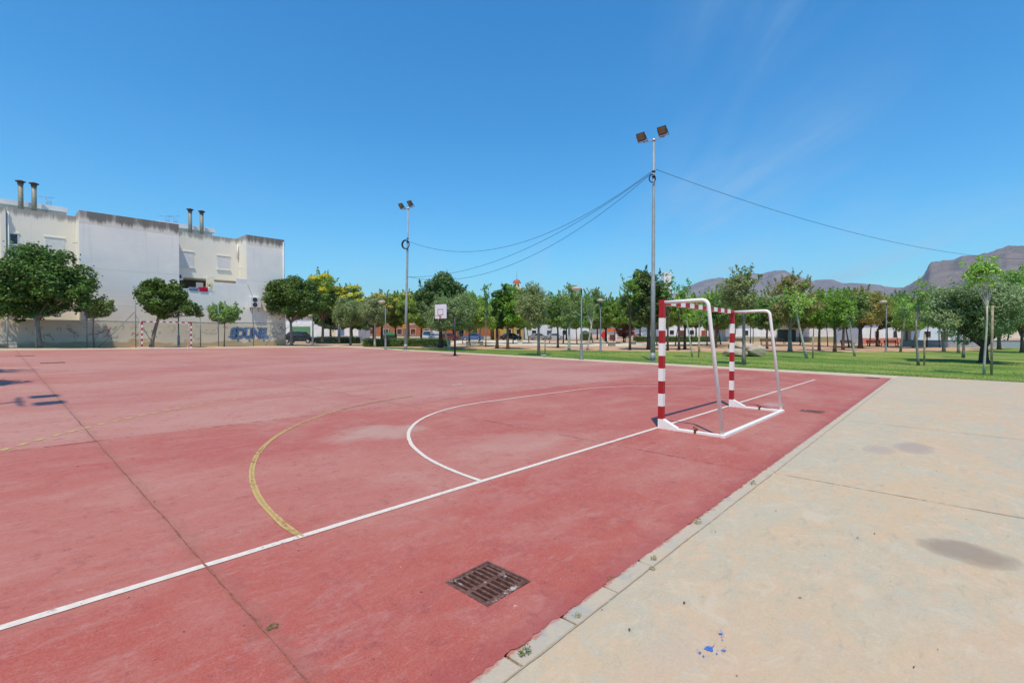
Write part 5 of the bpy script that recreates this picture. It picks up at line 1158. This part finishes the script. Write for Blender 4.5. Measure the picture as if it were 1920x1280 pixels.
block('brick_building', 'orange brick apartment building with pale bands behind the hedge and mast', 'building', 772, 108, 21, 10, 9.6, M['cream'], M['cream'], 0, (M['cream'], .75), wn, ((-6.6, 1.6, 2.2, M['void']),), ((.76, 3.4, M['brick']), (3.41, 3.75, M['cream'])))
block('brick_annex', 'low orange brick wing with pale plinth behind the basketball post', 'building', 872, 112, 12, 8, 4.2, M['brick'], M['cream'], 0, (M['cream'], .75), [(-4.6 + 3.2 * k, 1.15, 1.2, 1.3, M['glass']) for k in range(3)])
t = block('yellow_building', 'ochre yellow house with dark red slatted gates behind the dark trunks', 'building', 936, 116, 12, 8, 5.5, M['yellow_wall'], M['terracotta'], 0, None, ((2.0, 1.2, 1.0, 1.3, M['glass']), (4.2, 1.2, 1.0, 1.3, M['glass'])), ((-5.2, 3.2, 2.6, M['red_wall']), (-.8, 1.0, 2.2, M['brick'])))
block('white_building', 'low white building behind the silver cars', 'building', 1040, 124, 18, 8, 4.4, M['white'], M['cream'], 0, None, ((-6, 1.1, 1.2, 1.2, M['glass']), (2, 1.1, 1.2, 1.2, M['glass'])), ((-2, 1.1, 2.2, M['void']),))
block('shop_building', 'white low building with a green garage door behind the black estate car', 'building', 598, 84, 14, 7, 4.3, M['white'], M['cream'], 0, None, ((3.5, .9, 1.1, 1.4, M['blue_cloth']),), ((-4.9, 3.4, 2.6, M['green_door']), (1.8, 1.1, 2.3, M['cream'])))
block('cream_building', 'long low cream building with an olive base behind the park trees', 'building', 1490, 92, 27, 8, 3.3, M['white'], M['cream'], 0, (M['olive_base'], 1.0), ((-10, 1.2, 1.0, 1.1, M['glass']), (10.8, 1.2, 1.0, 1.1, M['glass'])), ((-3.4, 3.6, 2.4, M['bin_dark']),))
block('salmon_house', 'white house with a salmon base and dark window behind the slim lamp pole', 'building', 1652, 78, 6.6, 6, 3.4, M['white'], M['terracotta'], 0, (M['salmon'], 1.0), ((-1.1, 1.0, .8, 1.2, M['maroon_glass']), (1.9, 1.0, .7, 1.2, M['glass'])), ())
block('pale_blue_building', 'pale blue low building behind the big olive tree', 'building', 1790, 82, 14, 7, 3.6, M['pale_blue'], M['white'], -.1, None, ((-5, 1.1, 1.2, 1.2, M['glass']), (1.2, 1.1, 1.2, 1.2, M['glass'])), ((-2.2, 1.1, 2.2, M['maroon_glass']),))
block('yellow_house', 'pale yellow house behind the white railing at the right edge', 'building', 1900, 88, 11, 7, 3.9, M['cream'], M['terracotta'], -.1, (M['salmon'], .9), ((-3, 1.1, 1.1, 1.2, M['glass']), (1.5, 1.1, 1.1, 1.2, M['glass'])), ())
t = block('white_tower', 'white apartment tower rising behind the dense tree by the near mast', 'building', 1251, 190, 2.8, 4, 26.0, M['white'], None, 0, None, [(-.5, 2 + 3 * j, 1.0, 1.3, M['glass']) for j in range(7)])
block('white_apartments', 'white apartments with terraces right of the white tower', 'building', 1279, 186, 5.5, 5, 17.2, M['white'], M['cream'], 0, None, [(-2.2 + 2.6 * k, 2 + 3 * j, 1.2, 1.3, M['glass']) for k in range(2) for j in range(5)])
block('street_house', 'white street house behind the low hedge seen through the goal', 'building', 1300, 118, 17, 6, 4.2, M['white'], M['terracotta'], 0, None, ((-6, 1.1, 1.2, 1.2, M['glass']), (-1, 1.1, 1.2, 1.2, M['glass']), (4, 1.1, 1.2, 1.2, M['glass'])), ((-3.4, 1.1, 2.2, M['maroon_glass']), (2, 1.1, 2.2, M['red_wall'])))
# church tower with tiled dome
u_, v_ = at(969, 240); zt = zat(524, 240); t = thing('church_tower', 'cream tower with a small red tiled dome above the trees', 'tower', (u_, v_, 0), RZ)
mb = MB(); mb.b2((-2.2, -2.2, 0), (2.2, 2.2, zt - 4.3)); mb.b2((-1.7, -1.7, zt - 4.3), (1.7, 1.7, zt - 2.1)); mb.build('shaft', M['cream'], t)
for a in (-.8, .8): mb = MB(); mb.b2((a - .35, -1.74, zt - 4.0), (a + .35, -1.6, zt - 2.5)); mb.build('opening', M['void'], t)
mb = MB(); mb.lathe([(2.1, zt - 2.1), (2.0, zt - 1.3), (1.4, zt - .4), (.5, zt), (.02, zt + .1)], 16); do = mb.build('dome', M['terracotta'], t); mb = MB(); mb.tube([(0, 0, zt), (0, 0, zt + 4.6)], [.12, .05], 6); mb.build('spire', M['antenna'], do)
# low grey wall and white railing at the right of the park
P0, P1 = at(1690, 64), at(1990, 60); L = math.dist(P0, P1); rz_ = math.atan2(P1[1] - P0[1], P1[0] - P0[0])
t = thing('low_wall', 'low grey wall with a dark coping beyond the right lawn', 'wall', (P0[0], P0[1], gz(*P0)), rz_)
mb = MB(); mb.b2((0, 0, -.1), (L, .25, .78)); mb.build('face', M['grey_wall'], t); mb = MB(); mb.b2((-.03, -.04, .78), (L + .03, .29, .88)); mb.build('coping', M['lamp_sleeve'], t)
P0, P1 = at(1846, 70), at(1990, 68); L = math.dist(P0, P1); t = thing('railing', 'white railing behind the low grey wall at the right edge', 'railing', (P0[0], P0[1], gz(*P0)), math.atan2(P1[1] - P0[1], P1[0] - P0[0]))
mb = MB()
for zz_ in (.9, 1.3, 2.0): mb.box((L / 2, 0, zz_), (L, .04, .05))
for k in range(int(L / .16)): mb.box((k * .16, 0, 1.45), (.02, .02, 1.1))
mb.build('rails', M['white_metal'], t)
for k in range(int(L / 2.4) + 1): mb = MB(); mb.box((k * 2.4, 0, 1.05), (.12, .12, 2.1)); mb.build('post', M['white_metal'], t)

# ------------------------------------------------------------------ small things by the kerb
def weed(label, x, y, s, n, seed):
    u_, v_ = g2(x, y); rng = np.random.default_rng(seed); a = rng.uniform(0, 6.28, n); r_ = s * rng.uniform(.15, 1, n) ** .7
    P = np.stack([np.cos(a) * r_, np.sin(a) * r_ * .7, rng.uniform(.004, s * .55, n)], 1); N = np.stack([np.cos(a) * .7, np.sin(a) * .7, np.full(n, .7)], 1)
    o = leaf_mesh('weed', P, N, s * .42, M['weed'], None, .3, .3, rng); o.location = (u_, v_, gz(u_, v_)); tag(o, label, 'weed', 'weeds growing in the kerb joints')
weed('dry weed in the kerb joint nearest the camera', 984, 1222, .042, 60, 1)
weed('small dry weed in the second kerb joint below the drain', 1084, 1153, .028, 36, 2)
weed('small weed in the kerb joint beside the bottle cap', 1226, 1047, .032, 40, 3)
weed('tiny green weed on the red paint at the kerb edge', 1143, 1083, .024, 26, 4)
weed('green weed in the kerb right of the drain further along', 1412, 907, .05, 36, 5)
weed('low weed in the kerb joint further along past the bottle cap', 1310, 979, .045, 36, 6)
weed('brown weed growing in the long crack across the red court', 511, 1176, .034, 60, 7)
u_, v_ = g2(1223, 1065); mb = MB(); mb.tube(arc_pts((0, 0, .004), 1, 20, (.016, 0, 0), (0, .016, 0)), .0035, 6, cap=False); mb.lathe([(.001, .0012), (.015, .0012)], 16); o = mb.build('bottle_cap', M['wood']); o.location = (u_, v_, gz(u_, v_) - .002); tag(o, 'round brown bottle cap on the pavement by the kerb', 'bottle cap')
def spill(x, y, w, d, seed, m=22):
    u_, v_ = g2(x, y); mb = MB(); rn = random.Random(seed)
    for q in range(m):
        r0 = abs(rn.gauss(0, 1)) if q else 0; a0 = rn.uniform(0, 6.283); cu, cv = u_ + w * r0 * math.cos(a0), v_ + d * r0 * math.sin(a0); s_ = w * (.55 if q == 0 else rn.uniform(.05, .24)); n = 14; st_ = rn.uniform(.5, 1.)
        mb.add([(cu + s_ * (1 + .6 * noise.noise((math.cos(6.283 * k / n) * 2, math.sin(6.283 * k / n) * 2, seed + q))) * math.cos(6.283 * k / n), cv + s_ * st_ * (1 + .6 * noise.noise((math.cos(6.283 * k / n) * 2, 3 + math.sin(6.283 * k / n) * 2, seed + q))) * math.sin(6.283 * k / n), gz(cu, cv) + .0006 + q * .00003) for k in range(n)], [tuple(range(n))])
    return tag(mb.build('paint_stain', M['blue_stain']), kind='structure')
spill(1330, 1215, .032, .018, 2); spill(1357, 1219, .016, .009, 6); spill(1352, 1188, .022, .016, 9); spill(1312, 1223, .012, .008, 12)
mb = MB(); rn = random.Random(21)
spots = [(1283, 1130), (1341, 997), (1608, 1008), (1560, 980), (1640, 1000), (1455, 957), (1340, 955), (1690, 870), (1834, 851), (1756, 883), (1920, 852), (1528, 845), (1450, 884), (1890, 1005), (1500, 1120), (1180, 1180), (290, 940), (450, 997), (70, 865), (146, 874), (232, 789), (590, 812), (690, 810), (1403, 843), (1330, 830), (1478, 743), (1660, 745), (1760, 760), (560, 1032), (240, 1120), (790, 1110), (1040, 1010)]
for i, (x, y) in enumerate(spots + [(rn.uniform(60, 1900), rn.uniform(800, 1270)) for _ in range(46)]):
    u_, v_ = g2(x, y); s_ = rn.uniform(.006, .014) * (1 if i < len(spots) else .55); a = rn.uniform(0, 6.28); z_ = gz(u_, v_) + .0015
    ca, sa = math.cos(a) * s_, math.sin(a) * s_; mb.add([(u_ - ca, v_ - sa, z_), (u_ + sa * .5, v_ - ca * .5, z_ + s_ * .5), (u_ + ca, v_ + sa, z_ + .001), (u_ - sa * .5, v_ + ca * .5, z_ + s_ * .3)], [(0, 1, 2, 3)], i % 3 == 2)
o = mb.build('litter', [M['dry'], M['wood']]); tag(o, 'scattered crumbs and dry leaf bits on the court and pavement', 'litter', kind='stuff')

# ------------------------------------------------------------------ hills
RID = [(300, 622), (700, 618), (1000, 608), (1200, 585), (1290, 536), (1320, 525), (1350, 519.5), (1372, 523), (1395, 512), (1425, 513), (1450, 507), (1470, 506.5), (1485, 514), (1505, 524), (1518, 530), (1545, 523), (1560, 524), (1580, 531), (1600, 530), (1640, 533), (1665, 538), (1690, 539), (1760, 540), (1900, 545), (2300, 560), (3000, 600)]
RID2 = [(1500, 612), (1600, 585), (1660, 560), (1690, 541), (1715, 527), (1728, 519), (1736, 505), (1742, 492), (1765, 488), (1785, 487), (1800, 480), (1830, 478), (1850, 474), (1870, 467), (1888, 460.5), (1925, 461), (1960, 466), (2050, 452), (2200, 470), (2600, 520), (3400, 590)]
def interp(tab, x):
    for (a, b), (c, d) in zip(tab, tab[1:]):
        if a <= x <= c: return b + (d - b) * (x - a) / (c - a)
    return tab[0][1] if x < tab[0][0] else tab[-1][1]
def mat_hill(name, a, b, c_):
    n = NT(name); p = n.pos()
    c = n.mix(n.ramp(n.noise(p, .006, 8, .65, .4), .38, .64), a, b); c = n.mix(n.ramp(n.noise(n.pos((1, 1, 2)), .014, 9, .7, .6), .5, .66, 0, .85), c, c_)
    x, y, z = n.xyz(); n.bump(n.noise(p, .02, 9, .7), 1., 22.); return n.fin(c, .95, .05)
def hills(name, tab, r0, depth, mat, seed, front):
    mb = MB(); xs = frange(tab[0][0], tab[-1][0], 420); nj = 34; V = []
    for x in xs:
        X = (x - 960) / F; th = YAW - math.atan(X); rf = 1 / math.cos(math.atan(X)); y = interp(tab, x)
        el = math.tan(math.atan((640 - y) / F * math.cos(math.atan(X))) + PITCH * math.cos(math.atan(X)))
        hr = max(el, .002) * r0 * (1 + .012 * noise.noise((x * .11, seed, 0)) + .01 * noise.noise((x * .35, seed, 4)))
        for j in range(nj + 1):
            t = j / nj
            if t < .62: rr_ = r0 - front * (1 - t / .62); k = t / .62; h = hr * (.06 + .94 * (k ** 1.25 * .55 + .45 * (k * k * (3 - 2 * k))))
            else: rr_ = r0 + depth * (t - .62) / .38; k = (t - .62) / .38; h = hr * (1 - k * k)
            qx, qy = CU + rr_ * math.cos(th), CV + rr_ * math.sin(th); edge = math.sin(math.pi * min(1, t / .62)) if t < .62 else 0
            q = Vector((qx * .0035, qy * .0035, seed)); nz = noise.fractal(q, .9, 2.1, 6) * .5 + noise.hetero_terrain(q * .6, .8, 2, 5, .3) * .1
            V.append((qx, qy, max(-3, (h + CZ * (t > .3)) + edge * hr * .36 * nz) if t > 0 else -8))
    m = nj + 1; mb.add(V, [(i * m + j, i * m + j + 1, (i + 1) * m + j + 1, (i + 1) * m + j) for i in range(len(xs) - 1) for j in range(nj)], 0, True)
    return tag(mb.build(name, mat), kind='structure')
hills('hills', RID, 4200, 900, mat_hill('far_hill_rock', (.22, .18, .17), (.33, .26, .22), (.11, .125, .095)), 3, 1500)
hills('hills', RID2, 2600, 700, mat_hill('near_hill_rock', (.20, .165, .15), (.30, .235, .195), (.10, .125, .075)), 8, 900)

# ------------------------------------------------------------------ air, sky, sun, camera
HZ = None
n = NT('haze_air'); n.n.remove(n.bs); pv = n.node('ShaderNodeVolumePrincipled'); pv.inputs['Color'].default_value = (.62, .77, 1.0, 1); pv.inputs['Density'].default_value = 1.0e-4; pv.inputs['Anisotropy'].default_value = .25
n.link(pv.outputs[0], n.out.inputs['Volume'])
mb = MB(); mb.b2((-6700, -6700, -12), (6700, 6700, 660)); HZ = mb.build('haze', n.mat); tag(HZ, 'thin blue air between the court and the hills', 'haze', kind='stuff')

w = bpy.data.worlds.new('World'); scene.world = w; w.use_nodes = True; nt = w.node_tree; bg = nt.nodes['Background']
SUN = Vector((-.755, -.50, 2.06)).normalized(); el = math.asin(SUN.z); az = math.atan2(SUN.x, SUN.y)
sky = nt.nodes.new('ShaderNodeTexSky'); sky.sky_type = 'NISHITA'; sky.sun_disc = False; sky.sun_elevation = el; sky.sun_rotation = az; sky.altitude = 50; sky.air_density = 1.2; sky.dust_density = .3; sky.ozone_density = 2.5
hs = nt.nodes.new('ShaderNodeHueSaturation'); hs.inputs['Saturation'].default_value = 1.35; hs.inputs['Value'].default_value = 1.3; hs.inputs['Hue'].default_value = .495
nt.links.new(sky.outputs[0], hs.inputs['Color'])
tn = nt.nodes.new('ShaderNodeMix'); tn.data_type = 'RGBA'; tn.blend_type = 'MULTIPLY'; tn.inputs[0].default_value = 1; tn.inputs[7].default_value = (.48, .83, .94, 1); nt.links.new(hs.outputs[0], tn.inputs[6])
# thin cirrus streaks
tc = nt.nodes.new('ShaderNodeTexCoord'); mp = nt.nodes.new('ShaderNodeMapping'); mp.inputs['Rotation'].default_value = (0, 0, -YAW); mp.inputs['Scale'].default_value = (1, 1, 1)
nt.links.new(tc.outputs['Generated'], mp.inputs['Vector'])
def wmath(op, a, b=0.):
    nd = nt.nodes.new('ShaderNodeMath'); nd.operation = op
    for i, v in enumerate((a, b)):
        if isinstance(v, (int, float)): nd.inputs[i].default_value = v
        else: nt.links.new(v, nd.inputs[i])
    return nd.outputs[0]
def wramp(f, a, b, lo, hi):
    nd = nt.nodes.new('ShaderNodeMapRange'); nd.interpolation_type = 'SMOOTHSTEP'; nt.links.new(f, nd.inputs[0])
    for i, v in enumerate((a, b, lo, hi)): nd.inputs[i + 1].default_value = v
    return nd.outputs[0]
sp = nt.nodes.new('ShaderNodeSeparateXYZ'); nt.links.new(mp.outputs[0], sp.inputs[0])   # x forward, y left, z up
dn = wmath('ADD', sp.outputs[2], .18); cx_ = wmath('DIVIDE', sp.outputs[0], dn); cy_ = wmath('DIVIDE', sp.outputs[1], dn)
cb = nt.nodes.new('ShaderNodeCombineXYZ'); nt.links.new(cx_, cb.inputs[0]); nt.links.new(cy_, cb.inputs[1])
mp2 = nt.nodes.new('ShaderNodeMapping'); mp2.inputs['Scale'].default_value = (.28, 1.1, 1); mp2.inputs['Rotation'].default_value = (0, 0, .60); nt.links.new(cb.outputs[0], mp2.inputs[0])
nz = nt.nodes.new('ShaderNodeTexNoise'); nz.inputs['Scale'].default_value = 1.5; nz.inputs['Detail'].default_value = 8; nz.inputs['Roughness'].default_value = .6; nz.inputs['Distortion'].default_value = .35; nt.links.new(mp2.outputs[0], nz.inputs['Vector'])
nz2 = nt.nodes.new('ShaderNodeTexNoise'); nz2.inputs['Scale'].default_value = .6; nz2.inputs['Detail'].default_value = 3; nt.links.new(cb.outputs[0], nz2.inputs['Vector'])
cm = wmath('MULTIPLY', wramp(nz.outputs[0], .42, .76, 0, .42), wramp(nz2.outputs[0], .42, .62, 0, 1))
rt = wmath('DIVIDE', sp.outputs[1], sp.outputs[0]); cm = wmath('MULTIPLY', cm, wmath('MULTIPLY', wramp(rt, -.92, -.66, 0, 1), wramp(rt, -.22, -.46, .1, 1)))
mp3 = nt.nodes.new('ShaderNodeMapping'); mp3.inputs['Scale'].default_value = (.2, 1.6, 1); mp3.inputs['Rotation'].default_value = (0, 0, -.05); mp3.inputs['Location'].default_value = (3.1, 1.7, 0); nt.links.new(cb.outputs[0], mp3.inputs[0])
nz3 = nt.nodes.new('ShaderNodeTexNoise'); nz3.inputs['Scale'].default_value = 1.2; nz3.inputs['Detail'].default_value = 7; nz3.inputs['Roughness'].default_value = .55; nz3.inputs['Distortion'].default_value = .5; nt.links.new(mp3.outputs[0], nz3.inputs['Vector'])
c3 = wmath('MULTIPLY', wramp(nz3.outputs[0], .42, .72, 0, .6), wmath('MULTIPLY', wramp(sp.outputs[2], .24, .08, 0, 1), wramp(sp.outputs[1], .12, -.3, .3, 1)))
cm = wmath('MAXIMUM', cm, c3)
mx = nt.nodes.new('ShaderNodeMix'); mx.data_type = 'RGBA'; nt.links.new(cm, mx.inputs[0]); nt.links.new(tn.outputs[2], mx.inputs[6]); mx.inputs[7].default_value = (3.6, 4.6, 5.4, 1)
nt.links.new(mx.outputs[2], bg.inputs['Color']); bg.inputs['Strength'].default_value = .15

sl = bpy.data.lights.new('sun', 'SUN'); sl.energy = 4.2; sl.angle = R(.5); sl.color = (1, .90, .74)
so = bpy.data.objects.new('sun', sl); COL.objects.link(so); so.rotation_euler = SUN.to_track_quat('Z', 'Y').to_euler()

cam = bpy.data.cameras.new('camera'); cam.sensor_width = 36; cam.lens = F / 1920 * 36; cam.clip_end = 20000; cam.clip_start = .05
co = bpy.data.objects.new('camera', cam); COL.objects.link(co); co.location = (CU, CV, CZ); co.rotation_euler = (R(90) + PITCH, 0, YAW - R(90)); scene.camera = co

vs_ = scene.view_settings; vs_.view_transform = 'Standard'; vs_.look = 'None'; vs_.exposure = 0.; vs_.gamma = 1.
c = scene.cycles; c.use_denoising = True; c.max_bounces = 6; c.diffuse_bounces = 3; c.glossy_bounces = 2; c.transmission_bounces = 3; c.transparent_max_bounces = 8; c.volume_bounces = 0; c.caustics_reflective = False; c.caustics_refractive = False; c.sample_clamp_indirect = 6
